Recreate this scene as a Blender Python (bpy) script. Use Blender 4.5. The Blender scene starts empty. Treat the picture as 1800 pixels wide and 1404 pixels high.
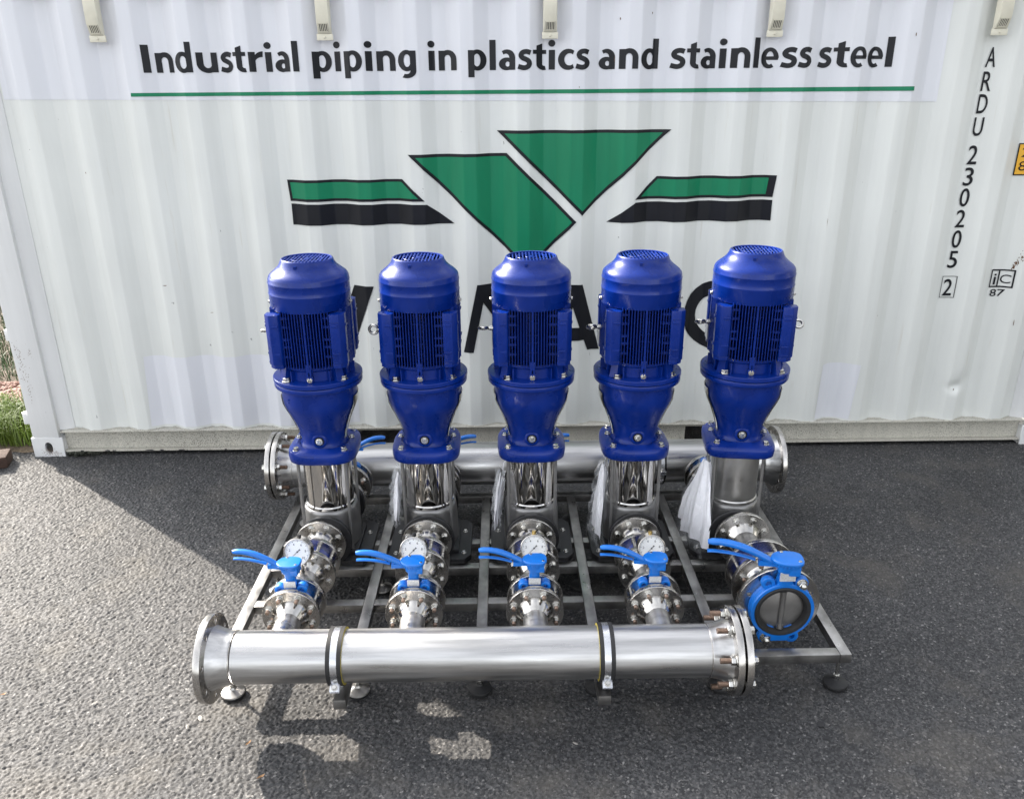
import bpy, bmesh, math, random
import numpy as np
from mathutils import Matrix, Vector
random.seed(7)
R = math.radians
PI = math.pi
scene = bpy.context.scene
C = scene.collection

# ------------------------------------------------------------------ camera
cam_d = bpy.data.cameras.new('camera')
cam = bpy.data.objects.new('camera', cam_d)
C.objects.link(cam)
scene.camera = cam
cam_d.sensor_fit = 'HORIZONTAL'
cam_d.sensor_width = 36.0
cam_d.lens = 36.0 * 1406.0 / 1800.0
cam_d.clip_start = 0.05
cam_d.clip_end = 600
yaw, pitch, roll = 0.0105, 0.3703, -0.0084
fw = Vector((math.sin(yaw) * math.cos(pitch), math.cos(yaw) * math.cos(pitch), -math.sin(pitch)))
rt = Vector((math.cos(yaw), -math.sin(yaw), 0))
up = rt.cross(fw)
r2 = math.cos(roll) * rt + math.sin(roll) * up
u2 = math.cos(roll) * up - math.sin(roll) * rt
m = Matrix((r2, u2, -fw)).transposed().to_4x4()
m.translation = Vector((-0.2407, -4.3455, 2.015))
cam.matrix_world = m

# ------------------------------------------------------------------ sky and sun
SUN_EL = R(32.8)
SUN_DIR = Vector((-0.770, 0.638, 0)).normalized() * math.cos(SUN_EL) + Vector((0, 0, math.sin(SUN_EL)))
world = bpy.data.worlds.new('World')
scene.world = world
world.use_nodes = True
wn = world.node_tree.nodes
wl = world.node_tree.links
wn.clear()
sky = wn.new('ShaderNodeTexSky')
sky.sky_type = 'NISHITA'
sky.sun_disc = False
sky.sun_elevation = SUN_EL
sky.sun_rotation = math.atan2(SUN_DIR.x, SUN_DIR.y)
sky.air_density = 1.0
sky.dust_density = 3.0
sky.ozone_density = 1.0
bw = wn.new('ShaderNodeRGBToBW')
mixw = wn.new('ShaderNodeMix'); mixw.data_type = 'RGBA'
mixw.inputs['Factor'].default_value = 0.84          # thin white cloud veil over the whole sky
bg = wn.new('ShaderNodeBackground'); bg.inputs['Strength'].default_value = 0.14
wo = wn.new('ShaderNodeOutputWorld')
wl.new(sky.outputs[0], bw.inputs[0])
wl.new(sky.outputs[0], mixw.inputs['A'])
wl.new(bw.outputs[0], mixw.inputs['B'])
# scattered bright clouds all round, as mirrored in the steel
wtc = wn.new('ShaderNodeTexCoord')
wno = wn.new('ShaderNodeTexNoise'); wno.inputs['Scale'].default_value = 2.3; wno.inputs['Detail'].default_value = 5; wno.inputs['Roughness'].default_value = .55
wl.new(wtc.outputs['Generated'], wno.inputs['Vector'])
wmr = wn.new('ShaderNodeMapRange'); wmr.inputs['From Min'].default_value = .46; wmr.inputs['From Max'].default_value = .66; wmr.inputs['To Max'].default_value = .35
wl.new(wno.outputs['Fac'], wmr.inputs[0])
wcl = wn.new('ShaderNodeMix'); wcl.data_type = 'RGBA'; wcl.inputs['B'].default_value = (4.4, 4.45, 4.6, 1)
wl.new(wmr.outputs[0], wcl.inputs['Factor']); wl.new(mixw.outputs['Result'], wcl.inputs['A'])
wl.new(wcl.outputs['Result'], bg.inputs['Color'])
wl.new(bg.outputs[0], wo.inputs[0])
sun_d = bpy.data.lights.new('sun', 'SUN')
sun_d.energy = 2.35
sun_d.angle = R(0.53)
sun_d.color = (1.0, 0.91, 0.79)
sun = bpy.data.objects.new('sun', sun_d)
C.objects.link(sun)
sun.rotation_euler = SUN_DIR.to_track_quat('Z', 'Y').to_euler()
sun.location = (-8, 7, 6)
vs = scene.view_settings
vs.view_transform = 'Standard'; vs.look = 'None'; vs.gamma = 1.0; vs.use_curve_mapping = False
vs.exposure = 2.46

# ------------------------------------------------------------------ materials
def mat(name, col, rough=0.5, metal=0.0, coat=0.0, noise=None, bump=None, rvar=None, spec=None, alpha=None, trans=None, aniso=None):
    """noise=(scale, amount, (sx,sy,sz)) varies the value; bump=(scale,strength,dist); rvar=(scale,amount,stretch)"""
    M = bpy.data.materials.new(name); M.use_nodes = True
    n = M.node_tree.nodes; l = M.node_tree.links
    b = n['Principled BSDF']
    b.inputs['Base Color'].default_value = (*col, 1)
    b.inputs['Roughness'].default_value = rough
    b.inputs['Metallic'].default_value = metal
    if coat: b.inputs['Coat Weight'].default_value = coat; b.inputs['Coat Roughness'].default_value = 0.08
    if spec is not None: b.inputs['Specular IOR Level'].default_value = spec
    if alpha is not None: b.inputs['Alpha'].default_value = alpha
    if trans is not None: b.inputs['Transmission Weight'].default_value = trans
    if aniso is not None: b.inputs['Anisotropic'].default_value = aniso
    tc = n.new('ShaderNodeTexCoord')
    def nz(scale, st=(1, 1, 1), det=5, rg=0.55):
        mp = n.new('ShaderNodeMapping'); mp.inputs['Scale'].default_value = st
        l.new(tc.outputs['Object'], mp.inputs[0])
        t = n.new('ShaderNodeTexNoise'); t.inputs['Scale'].default_value = scale
        t.inputs['Detail'].default_value = det; t.inputs['Roughness'].default_value = rg
        l.new(mp.outputs[0], t.inputs['Vector']); return t.outputs['Fac']
    if noise:
        f = nz(noise[0], noise[2] if len(noise) > 2 else (1, 1, 1))
        mr = n.new('ShaderNodeMapRange')
        mr.inputs['From Min'].default_value = 0.3; mr.inputs['From Max'].default_value = 0.7
        mr.inputs['To Min'].default_value = 1 - noise[1]; mr.inputs['To Max'].default_value = 1 + noise[1] * 0.4
        l.new(f, mr.inputs[0])
        mx = n.new('ShaderNodeMix'); mx.data_type = 'RGBA'; mx.blend_type = 'MULTIPLY'; mx.inputs['Factor'].default_value = 1
        mx.inputs['A'].default_value = (*col, 1); l.new(mr.outputs[0], mx.inputs['B'])
        l.new(mx.outputs['Result'], b.inputs['Base Color'])
    if rvar:
        f = nz(rvar[0], rvar[2] if len(rvar) > 2 else (1, 1, 1))
        mr = n.new('ShaderNodeMapRange')
        mr.inputs['From Min'].default_value = 0.3; mr.inputs['From Max'].default_value = 0.7
        mr.inputs['To Min'].default_value = max(rough - rvar[1], 0.02); mr.inputs['To Max'].default_value = rough + rvar[1]
        l.new(f, mr.inputs[0]); l.new(mr.outputs[0], b.inputs['Roughness'])
    if bump:
        f = nz(bump[0], bump[3] if len(bump) > 3 else (1, 1, 1))
        bp = n.new('ShaderNodeBump'); bp.inputs['Strength'].default_value = bump[1]; bp.inputs['Distance'].default_value = bump[2]
        l.new(f, bp.inputs['Height']); l.new(bp.outputs[0], b.inputs['Normal'])
    return M

NAVY = mat('navy_paint', (0.0012, 0.0205, 0.195), 0.30, coat=0.12, spec=0.24, noise=(7, 0.30), bump=(240, 0.22, 0.0006), rvar=(14, 0.08))
VBLUE = mat('valve_blue_paint', (0.003, 0.150, 0.58), 0.36, coat=0.25, noise=(14, 0.14), bump=(200, 0.15, 0.0006), rvar=(20, 0.1))
PIPE = mat('pipe_steel', (0.54, 0.535, 0.53), 0.37, 1.0, noise=(14, 0.34, (.16, 3, 3)), rvar=(12, 0.14, (.2, 3, 3)), bump=(11, 0.10, 0.004, (.35, 2.5, 2.5)))
POLISH = mat('polished_steel', (0.66, 0.64, 0.61), 0.06, 1.0, rvar=(6, 0.03), bump=(7, 0.05, 0.004, (1, 1, 0.25)))
BRUSH = mat('brushed_barrel_steel', (0.58, 0.57, 0.55), 0.36, 1.0, noise=(9, 0.25), rvar=(8, 0.12))
FLANGE = mat('flange_steel', (0.52, 0.50, 0.475), 0.25, 1.0, noise=(12, 0.15), rvar=(14, 0.09), bump=(90, 0.05, 0.0006))
NECK = mat('turned_neck_steel', (0.54, 0.525, 0.50), 0.17, 1.0, noise=(20, 0.2), rvar=(20, 0.06))
FRAME = mat('frame_steel', (0.44, 0.43, 0.415), 0.38, 1.0, noise=(14, 0.45, (1, 0.7, 1)), rvar=(9, 0.14), bump=(70, 0.08, 0.0008))
CAST = mat('cast_steel', (0.30, 0.295, 0.29), 0.42, 0.85, noise=(15, 0.2), rvar=(15, 0.1), bump=(220, 0.25, 0.0006))
BOLT = mat('bolt_steel', (0.62, 0.61, 0.58), 0.24, 1.0, noise=(120, 0.25), rvar=(90, 0.1))
STUD = mat('copper_greased_stud', (0.30, 0.22, 0.175), 0.45, 0.8, noise=(200, 0.4))
BLACK = mat('black_cast_iron', (0.012, 0.012, 0.014), 0.42, noise=(40, 0.4), bump=(250, 0.3, 0.0006))
RUBBER = mat('black_rubber', (0.014, 0.014, 0.015), 0.6, noise=(50, 0.3))
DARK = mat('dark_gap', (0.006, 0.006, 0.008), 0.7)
ZINC = mat('zinc_strap', (0.66, 0.67, 0.70), 0.30, 1.0, noise=(30, 0.15), rvar=(40, 0.1))
YEL = mat('yellow_seam', (0.40, 0.32, 0.05), 0.5)
LABEL = mat('silver_label', (0.62, 0.63, 0.64), 0.4, 0.3, noise=(260, 0.3))
DIAL = mat('dial_white', (0.80, 0.80, 0.78), 0.4)
INK = mat('ink_black', (0.01, 0.01, 0.012), 0.5)
BRASS = mat('brass', (0.55, 0.40, 0.15), 0.3, 1.0)
GLASS = mat('gauge_glass', (1, 1, 1), 0.02, alpha=0.07, spec=0.6)
PAPER = mat('paper', (0.84, 0.84, 0.87), 0.6, noise=(30, 0.08))
PLASTIC = mat('clear_plastic', (0.9, 0.92, 0.95), 0.08, alpha=0.10, spec=0.8, bump=(35, 0.6, 0.01))
DISC = mat('valve_disc', (0.34, 0.33, 0.32), 0.40, 0.9, noise=(20, 0.2), bump=(150, 0.2, 0.0006))
BLUECHK = mat('dark_blue_wafer', (0.008, 0.03, 0.22), 0.3, coat=0.3)
VENT = mat('vent_cream', (0.70, 0.67, 0.55), 0.45, noise=(12, 0.1))
VGREEN = mat('vinyl_green', (0.006, 0.195, 0.092), 0.35, spec=0.3, noise=(5, 0.10, (3, 1, .4)))
VBLACK = mat('vinyl_black', (0.008, 0.009, 0.013), 0.36, spec=0.28, noise=(6, 0.2))
VWHITE = mat('vinyl_white', (0.69, 0.70, 0.735), 0.38, noise=(3.0, 0.06, (3, 1, .25)))
YPLATE = mat('sign_yellow', (0.75, 0.40, 0.03), 0.4)
RUST = mat('rust', (0.16, 0.075, 0.03), 0.8, noise=(60, 0.5))
DIRTB = mat('peeled_black', (0.02, 0.02, 0.022), 0.7)
DEBRIS = mat('dead_leaf_mulch', (0.05, 0.055, 0.04), 0.8, noise=(60, 0.5))

def paint_mat(name, col, streak=0.10, spots=0.0, spotcol=(0.05, 0.045, 0.04), spotscale=90):
    M = bpy.data.materials.new(name); M.use_nodes = True
    n = M.node_tree.nodes; l = M.node_tree.links; b = n['Principled BSDF']
    b.inputs['Roughness'].default_value = 0.42
    tc = n.new('ShaderNodeTexCoord')
    def nz(scale, st, det=6, rg=.6):
        mp = n.new('ShaderNodeMapping'); mp.inputs['Scale'].default_value = st
        l.new(tc.outputs['Object'], mp.inputs[0])
        t = n.new('ShaderNodeTexNoise'); t.inputs['Scale'].default_value = scale; t.inputs['Detail'].default_value = det; t.inputs['Roughness'].default_value = rg
        l.new(mp.outputs[0], t.inputs['Vector']); return t.outputs['Fac']
    def mr(f, a, b_, c, d):
        k = n.new('ShaderNodeMapRange'); k.inputs['From Min'].default_value = a; k.inputs['From Max'].default_value = b_
        k.inputs['To Min'].default_value = c; k.inputs['To Max'].default_value = d; l.new(f, k.inputs[0]); return k.outputs[0]
    s1 = mr(nz(4, (3.5, 1, 0.22)), .35, .75, 1.0, 1 - streak * .8)
    s2 = mr(nz(1.1, (1, 1, 1), 3), .35, .65, 1.0, 1 - streak * .6)
    mu = n.new('ShaderNodeMath'); mu.operation = 'MULTIPLY'; l.new(s1, mu.inputs[0]); l.new(s2, mu.inputs[1])
    mx = n.new('ShaderNodeMix'); mx.data_type = 'RGBA'; mx.blend_type = 'MULTIPLY'; mx.inputs['Factor'].default_value = 1
    mx.inputs['A'].default_value = (*col, 1); l.new(mu.outputs[0], mx.inputs['B'])
    out = mx.outputs['Result']
    # yellowish water stains, thin and vertical
    m2 = n.new('ShaderNodeMix'); m2.data_type = 'RGBA'; m2.inputs['B'].default_value = (0.42, 0.36, 0.24, 1)
    l.new(mr(nz(7, (5, 1, 0.3), 7), .64, .80, 0, 0.35), m2.inputs['Factor']); l.new(out, m2.inputs['A']); out = m2.outputs['Result']
    # scattered chips and fly specks
    m3 = n.new('ShaderNodeMix'); m3.data_type = 'RGBA'; m3.inputs['B'].default_value = (0.12, 0.11, 0.11, 1)
    l.new(mr(nz(26, (1, 1, .6), 3, .5), .765, .78, 0, 0.6), m3.inputs['Factor']); l.new(out, m3.inputs['A']); out = m3.outputs['Result']
    if spots:
        m4 = n.new('ShaderNodeMix'); m4.data_type = 'RGBA'; m4.inputs['B'].default_value = (*spotcol, 1)
        mu2 = n.new('ShaderNodeMath'); mu2.operation = 'MULTIPLY'
        l.new(mr(nz(spotscale, (1, 1, 1), 4, .7), .5, .62, 0, spots), mu2.inputs[0]); l.new(mr(nz(1.2, (1, 1, 1), 2), .35, .6, .25, 1), mu2.inputs[1])
        l.new(mu2.outputs[0], m4.inputs['Factor']); l.new(out, m4.inputs['A']); out = m4.outputs['Result']
    l.new(out, b.inputs['Base Color'])
    bp = n.new('ShaderNodeBump'); bp.inputs['Strength'].default_value = .15; bp.inputs['Distance'].default_value = .004
    l.new(nz(3.5, (1, 1, .6), 3), bp.inputs['Height']); l.new(bp.outputs[0], b.inputs['Normal'])
    return M
WHITE = paint_mat('container_white', (0.72, 0.735, 0.705), 0.11)
WHITE2 = paint_mat('container_white_post', (0.70, 0.705, 0.70), 0.14)
RAILM = paint_mat('rail_splashed', (0.57, 0.55, 0.48), 0.2, spots=0.85, spotcol=(0.09, 0.085, 0.075), spotscale=150)

def asphalt_mat(name, bumpy):
    M = bpy.data.materials.new(name); M.use_nodes = True
    n = M.node_tree.nodes; l = M.node_tree.links; b = n['Principled BSDF']
    tc = n.new('ShaderNodeTexCoord')
    v = n.new('ShaderNodeTexVoronoi'); v.inputs['Scale'].default_value = 150; l.new(tc.outputs['Object'], v.inputs['Vector'])
    t = n.new('ShaderNodeTexNoise'); t.inputs['Scale'].default_value = 300; t.inputs['Detail'].default_value = 4; l.new(tc.outputs['Object'], t.inputs['Vector'])
    big = n.new('ShaderNodeTexNoise'); big.inputs['Scale'].default_value = 1.6; big.inputs['Detail'].default_value = 5; l.new(tc.outputs['Object'], big.inputs['Vector'])
    sep = n.new('ShaderNodeSeparateColor'); l.new(v.outputs['Color'], sep.inputs[0])
    cr = n.new('ShaderNodeValToRGB'); l.new(sep.outputs[0], cr.inputs[0])
    e = cr.color_ramp.elements
    e[0].position = 0.0; e[0].color = (0.023, 0.0233, 0.0245, 1)
    e[1].position = 1.0; e[1].color = (0.20, 0.195, 0.19, 1)
    for ps, c in ((.35, (.038, .0385, .0405)), (.65, (.057, .0570, .0585)), (.88, (.078, .077, .077)), (.97, (.106, .103, .100))):
        k = e.new(ps); k.color = (*c, 1)
    def mul(a, fac, lo, hi, a0=.3, a1=.7):
        mr = n.new('ShaderNodeMapRange'); mr.inputs['From Min'].default_value = a0; mr.inputs['From Max'].default_value = a1
        mr.inputs['To Min'].default_value = lo; mr.inputs['To Max'].default_value = hi; l.new(fac, mr.inputs[0])
        mx = n.new('ShaderNodeMix'); mx.data_type = 'RGBA'; mx.blend_type = 'MULTIPLY'; mx.inputs['Factor'].default_value = 1
        l.new(a, mx.inputs['A']); l.new(mr.outputs[0], mx.inputs['B']); return mx.outputs['Result']
    o = mul(cr.outputs[0], t.outputs['Fac'], .75, 1.25)
    o = mul(o, big.outputs['Fac'], .82, 1.15)
    # sandy dust patches
    dn = n.new('ShaderNodeTexNoise'); dn.inputs['Scale'].default_value = 2.7; dn.inputs['Detail'].default_value = 7; dn.inputs['Roughness'].default_value = .65
    l.new(tc.outputs['Object'], dn.inputs['Vector'])
    mr = n.new('ShaderNodeMapRange'); mr.inputs['From Min'].default_value = .52; mr.inputs['From Max'].default_value = .70; mr.inputs['To Max'].default_value = .5
    l.new(dn.outputs['Fac'], mr.inputs[0])
    mx = n.new('ShaderNodeMix'); mx.data_type = 'RGBA'; mx.inputs['B'].default_value = (.105, .096, .083, 1)
    l.new(mr.outputs[0], mx.inputs['Factor']); l.new(o, mx.inputs['A']); o = mx.outputs['Result']
    # oil drips
    l.new(o, b.inputs['Base Color'])
    b.inputs['Roughness'].default_value = 0.72
    b.inputs['Specular IOR Level'].default_value = 0.35
    if bumpy:
        bp = n.new('ShaderNodeBump'); bp.inputs['Strength'].default_value = .8; bp.inputs['Distance'].default_value = .006
        l.new(v.outputs['Distance'], bp.inputs['Height']); bp.invert = True; l.new(bp.outputs[0], b.inputs['Normal'])
    else:
        bp = n.new('ShaderNodeBump'); bp.inputs['Strength'].default_value = .35; bp.inputs['Distance'].default_value = .0015
        l.new(t.outputs['Fac'], bp.inputs['Height']); l.new(bp.outputs[0], b.inputs['Normal'])
    return M
ASPH = asphalt_mat('asphalt', False)
ASPH_FAR = asphalt_mat('asphalt_far', True)
SOIL = mat('soil', (0.10, 0.075, 0.05), 0.9, noise=(22, 0.5), bump=(40, 0.8, 0.02))
GRAVM = mat('red_gravel', (0.20, 0.11, 0.085), 0.8, noise=(45, 0.5))
CONC = mat('weathered_concrete', (0.27, 0.26, 0.24), 0.85, noise=(18, 0.3), bump=(60, 0.4, 0.004))
GRASS = mat('grass_blade', (0.11, 0.165, 0.02), 0.55, noise=(3, 0.5))
GRASSD = mat('grass_dark', (0.035, 0.07, 0.018), 0.6, noise=(3, 0.5))
WOOD = mat('rotten_timber', (0.06, 0.032, 0.022), 0.85, noise=(30, 0.5, (1, 6, 6)), bump=(60, 0.6, 0.004, (1, 5, 5)))
LEAFM = mat('dry_leaf', (0.28, 0.15, 0.06), 0.7, noise=(60, 0.3))
STONE = mat('pale_pebble', (0.36, 0.34, 0.31), 0.8, noise=(90, 0.3))

# ------------------------------------------------------------------ geometry helpers
def RX(a): return Matrix.Rotation(a, 4, 'X')
def RY(a): return Matrix.Rotation(a, 4, 'Y')
def RZ(a): return Matrix.Rotation(a, 4, 'Z')
def T(x, y, z): return Matrix.Translation((x, y, z))
TOFRONT = RX(R(90))        # local +Z points to world -Y (towards the camera)
TORIGHT = RY(R(90))        # local +Z points to world +X
TOLEFT = RY(R(-90))

class G:
    def __init__(s): s.v = []; s.f = []
    def add(s, vs_, fs, M=None):
        o = len(s.v)
        s.v += [tuple(M @ Vector(q)) if M else tuple(q) for q in vs_]
        s.f += [tuple(i + o for i in q) for q in fs]
        return s
    def box(s, x0, x1, y0, y1, z0, z1, M=None):
        return s.add([(x0, y0, z0), (x1, y0, z0), (x1, y1, z0), (x0, y1, z0), (x0, y0, z1), (x1, y0, z1), (x1, y1, z1), (x0, y1, z1)],
                     [(0, 3, 2, 1), (4, 5, 6, 7), (0, 1, 5, 4), (1, 2, 6, 5), (2, 3, 7, 6), (3, 0, 4, 7)], M)
    def lathe(s, prof, n=48, M=None, a0=0.0, a1=2 * PI, close=False):
        full = abs(a1 - a0 - 2 * PI) < 1e-6
        k = n if full else n + 1
        vs_ = []
        for r, z in prof:
            for i in range(k):
                a = a0 + (a1 - a0) * i / n
                vs_.append((r * math.cos(a), r * math.sin(a), z))
        fs = []
        m_ = len(prof)
        for j in range(m_ if close else m_ - 1):
            j2 = (j + 1) % m_
            for i in range(n):
                i2 = (i + 1) % k
                fs.append((j * k + i, j * k + i2, j2 * k + i2, j2 * k + i))
        return s.add(vs_, fs, M)
    def cyl(s, r, z0, z1, n=32, M=None, r1=None, bev=0.0):
        r1 = r if r1 is None else r1
        if bev: return s.lathe([(0.0001, z0), (r - bev, z0), (r, z0 + bev), (r1, z1 - bev), (r1 - bev, z1), (0.0001, z1)], n, M)
        return s.lathe([(0.0001, z0), (r, z0), (r1, z1), (0.0001, z1)], n, M)
    def ring(s, ri, ro, z0, z1, n=48, M=None, bev=0.001):
        return s.lathe([(ri, z0), (ro - bev, z0), (ro, z0 + bev), (ro, z1 - bev), (ro - bev, z1), (ri, z1)], n, M, close=True)
    def loft(s, rings, M=None, cap=True):
        n = len(rings[0]); vs_ = [p for r in rings for p in r]; fs = []
        for j in range(len(rings) - 1):
            for i in range(n):
                i2 = (i + 1) % n
                fs.append((j * n + i, j * n + i2, (j + 1) * n + i2, (j + 1) * n + i))
        if cap:
            fs.append(tuple(reversed(range(n)))); fs.append(tuple((len(rings) - 1) * n + i for i in range(n)))
        return s.add(vs_, fs, M)
    def prism(s, poly, z0, z1, M=None):
        return s.loft([[(x, y, z0) for x, y in poly], [(x, y, z1) for x, y in poly]], M)
    def sweep(s, pts, rad, n=12, M=None, flat=1.0):
        pts = [Vector(p) for p in pts]
        if not isinstance(rad, (list, tuple)): rad = [rad] * len(pts)
        rings = []; side = None
        for i, p in enumerate(pts):
            t = (pts[min(i + 1, len(pts) - 1)] - pts[max(i - 1, 0)]).normalized()
            if side is None:
                side = t.cross(Vector((0, 0, 1)))
                if side.length < 1e-4: side = Vector((1, 0, 0))
            side = (side - t * side.dot(t)).normalized(); nn = side.cross(t)
            rings.append([tuple(p + rad[i] * (math.cos(2 * PI * k / n) * side * flat + math.sin(2 * PI * k / n) * nn)) for k in range(n)])
        return s.loft(rings, M)
    def torus(s, Rr, r, n=32, k=12, M=None):
        return s.lathe([(Rr + r * math.cos(2 * PI * j / k), r * math.sin(2 * PI * j / k)) for j in range(k)], n, M, close=True)
    def mesh(s, name='mesh', bevel=0.0, smooth=True, ang=38):
        me = bpy.data.meshes.new(name)
        me.from_pydata(s.v, [], s.f)
        bm = bmesh.new(); bm.from_mesh(me)
        bmesh.ops.remove_doubles(bm, verts=bm.verts, dist=2e-5)
        bmesh.ops.recalc_face_normals(bm, faces=bm.faces)
        if bevel:
            es = [e for e in bm.edges if len(e.link_faces) == 2 and e.calc_face_angle(0) > R(40)]
            bmesh.ops.bevel(bm, geom=es, offset=bevel, segments=2, profile=0.6, affect='EDGES', clamp_overlap=True)
        bm.to_mesh(me); bm.free()
        if smooth:
            me.polygons.foreach_set('use_smooth', [True] * len(me.polygons))
            me.set_sharp_from_angle(angle=R(ang))
        return me
    def obj(s, name, mt, parent=None, bevel=0.0, smooth=True, ang=38):
        return put(name, s.mesh(name, bevel, smooth, ang), mt, parent)

def put(name, me, mt=None, parent=None, M=None):
    o = bpy.data.objects.new(name, me)
    if mt is not None and me is not None and len(me.materials) == 0: me.materials.append(mt)
    C.objects.link(o)
    if parent is not None: o.parent = parent
    if M is not None: o.matrix_local = M
    return o
def tag(o, label, cat, group=None):
    o['label'] = label; o['category'] = cat
    if group: o['group'] = group
    return o
def thing(name, loc, label, cat, group=None, rz=0.0):
    o = bpy.data.objects.new(name, None); o.empty_display_size = .05
    C.objects.link(o); o.location = loc; o.rotation_euler = (0, 0, rz)
    return tag(o, label, cat, group)
def struct(o): o['kind'] = 'structure'; return o
def stuff(o): o['kind'] = 'stuff'; return o

def curve_mesh(polys, thick=0.0, bevel=0.0):
    """filled 2D outline(s) with holes -> mesh in local XY, centred on z=0"""
    cu = bpy.data.curves.new('outline', 'CURVE'); cu.dimensions = '2D'; cu.fill_mode = 'BOTH'
    cu.extrude = max(thick / 2 - bevel, 0); cu.bevel_depth = bevel; cu.bevel_resolution = 1
    for pl in polys:
        sp = cu.splines.new('POLY'); sp.points.add(len(pl) - 1); sp.use_cyclic_u = True
        for i, (x, y) in enumerate(pl): sp.points[i].co = (x, y, 0, 1)
    return curve_to_mesh(cu)
def curve_to_mesh(cu):
    o = bpy.data.objects.new('tmp', cu); C.objects.link(o)
    bpy.context.view_layer.update()
    dg = bpy.context.evaluated_depsgraph_get()
    me = bpy.data.meshes.new_from_object(o.evaluated_get(dg))
    bpy.data.objects.remove(o); bpy.data.curves.remove(cu)
    return me
def circle(r, n=40, cx=0, cy=0): return [(cx + r * math.cos(2 * PI * i / n), cy + r * math.sin(2 * PI * i / n)) for i in range(n)]
def text_mesh(s, offset=0.0):
    cu = bpy.data.curves.new('txt', 'FONT'); cu.body = s; cu.size = 1.0; cu.offset = offset; cu.resolution_u = 6
    return curve_to_mesh(cu)
_fl = {}
def flange_mesh(ro, ri, th, holes, rb, rh, ph=0.5):
    key = (ro, ri, th, holes, rb, rh, ph)
    if key not in _fl:
        pl = [circle(ro, 64), circle(ri, 40)] if ri else [circle(ro, 64)]
        pl += [circle(rh, 12, rb * math.cos(2 * PI * (k + ph) / holes), rb * math.sin(2 * PI * (k + ph) / holes)) for k in range(holes)]
        me = curve_mesh(pl, th, 0.0014)
        me.polygons.foreach_set('use_smooth', [True] * len(me.polygons)); me.set_sharp_from_angle(angle=R(30))
        _fl[key] = me
    return _fl[key]
# --- shared bolts (axis +Z, seated on z=0)
def hexp(r, ph=0): return [(r * math.cos(PI / 3 * k + ph), r * math.sin(PI / 3 * k + ph)) for k in range(6)]
def bolt_head_mesh(s=1.0):
    g = G(); g.cyl(.0150 * s, 0, .0028 * s, 20, bev=.0005 * s)
    h = [[(x, y, z) for x, y in hexp(r)] for r, z in ((.0112 * s, .0028 * s), (.0112 * s, .0112 * s), (.0098 * s, .0128 * s))]
    g.loft(h); return g.mesh('bolt', ang=30)
def nut_mesh(s=1.0):
    g = G(); g.cyl(.0155 * s, 0, .003 * s, 20, bev=.0005 * s)
    for za, zb in ((.003, .0145),):
        h = [[(x, y, z) for x, y in hexp(r)] for r, z in ((.0105 * s, za * s), (.0118 * s, (za + .0014) * s), (.0118 * s, (zb - .0014) * s), (.0105 * s, zb * s))]
        g.loft(h)
    return g.mesh('nut', ang=30)
def stud_mesh(s=1.0, L=.026):
    g = G(); r = .0072 * s; pr = [(.0001, 0)]; z = .010 * s; pr.append((r, z))
    while z < L * s - .002:
        pr += [(r, z), (r * .9, z + .0008), (r, z + .0016)]; z += .0016
    pr += [(r * .8, L * s), (.0001, L * s)]
    g.lathe(pr, 14); return g.mesh('stud', ang=50)
BOLT_ME = bolt_head_mesh(.95); NUT_ME = nut_mesh(.95); STUD_ME = stud_mesh(.95)
BOLTL_ME = bolt_head_mesh(1.25); NUTL_ME = nut_mesh(1.25); STUDL_ME = stud_mesh(1.25, .030)
BOLTS_ME = bolt_head_mesh(.72); STUDS_ME = stud_mesh(1.25, .024)
for me_ in (BOLT_ME, NUT_ME, BOLTL_ME, NUTL_ME, BOLTS_ME): me_.materials.append(BOLT)
for me_ in (STUD_ME, STUDL_ME): me_.materials.append(STUD)
def bolt_circle(parent, M, rb, n, kind='bolt', ph=0.5, big=False, only=None):
    for k in range(n):
        a = 2 * PI * (k + ph) / n
        if only and not only(a): continue
        L = M @ T(rb * math.cos(a), rb * math.sin(a), 0) @ RZ(random.random() * 2)
        if kind == 'bolt': put('bolt', BOLTL_ME if big else BOLT_ME, None, parent, L)
        else:
            nu = put('nut', NUTL_ME if big else NUT_ME, None, parent, L)
            put('stud', STUDL_ME if big else STUD_ME, None, nu)

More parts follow.
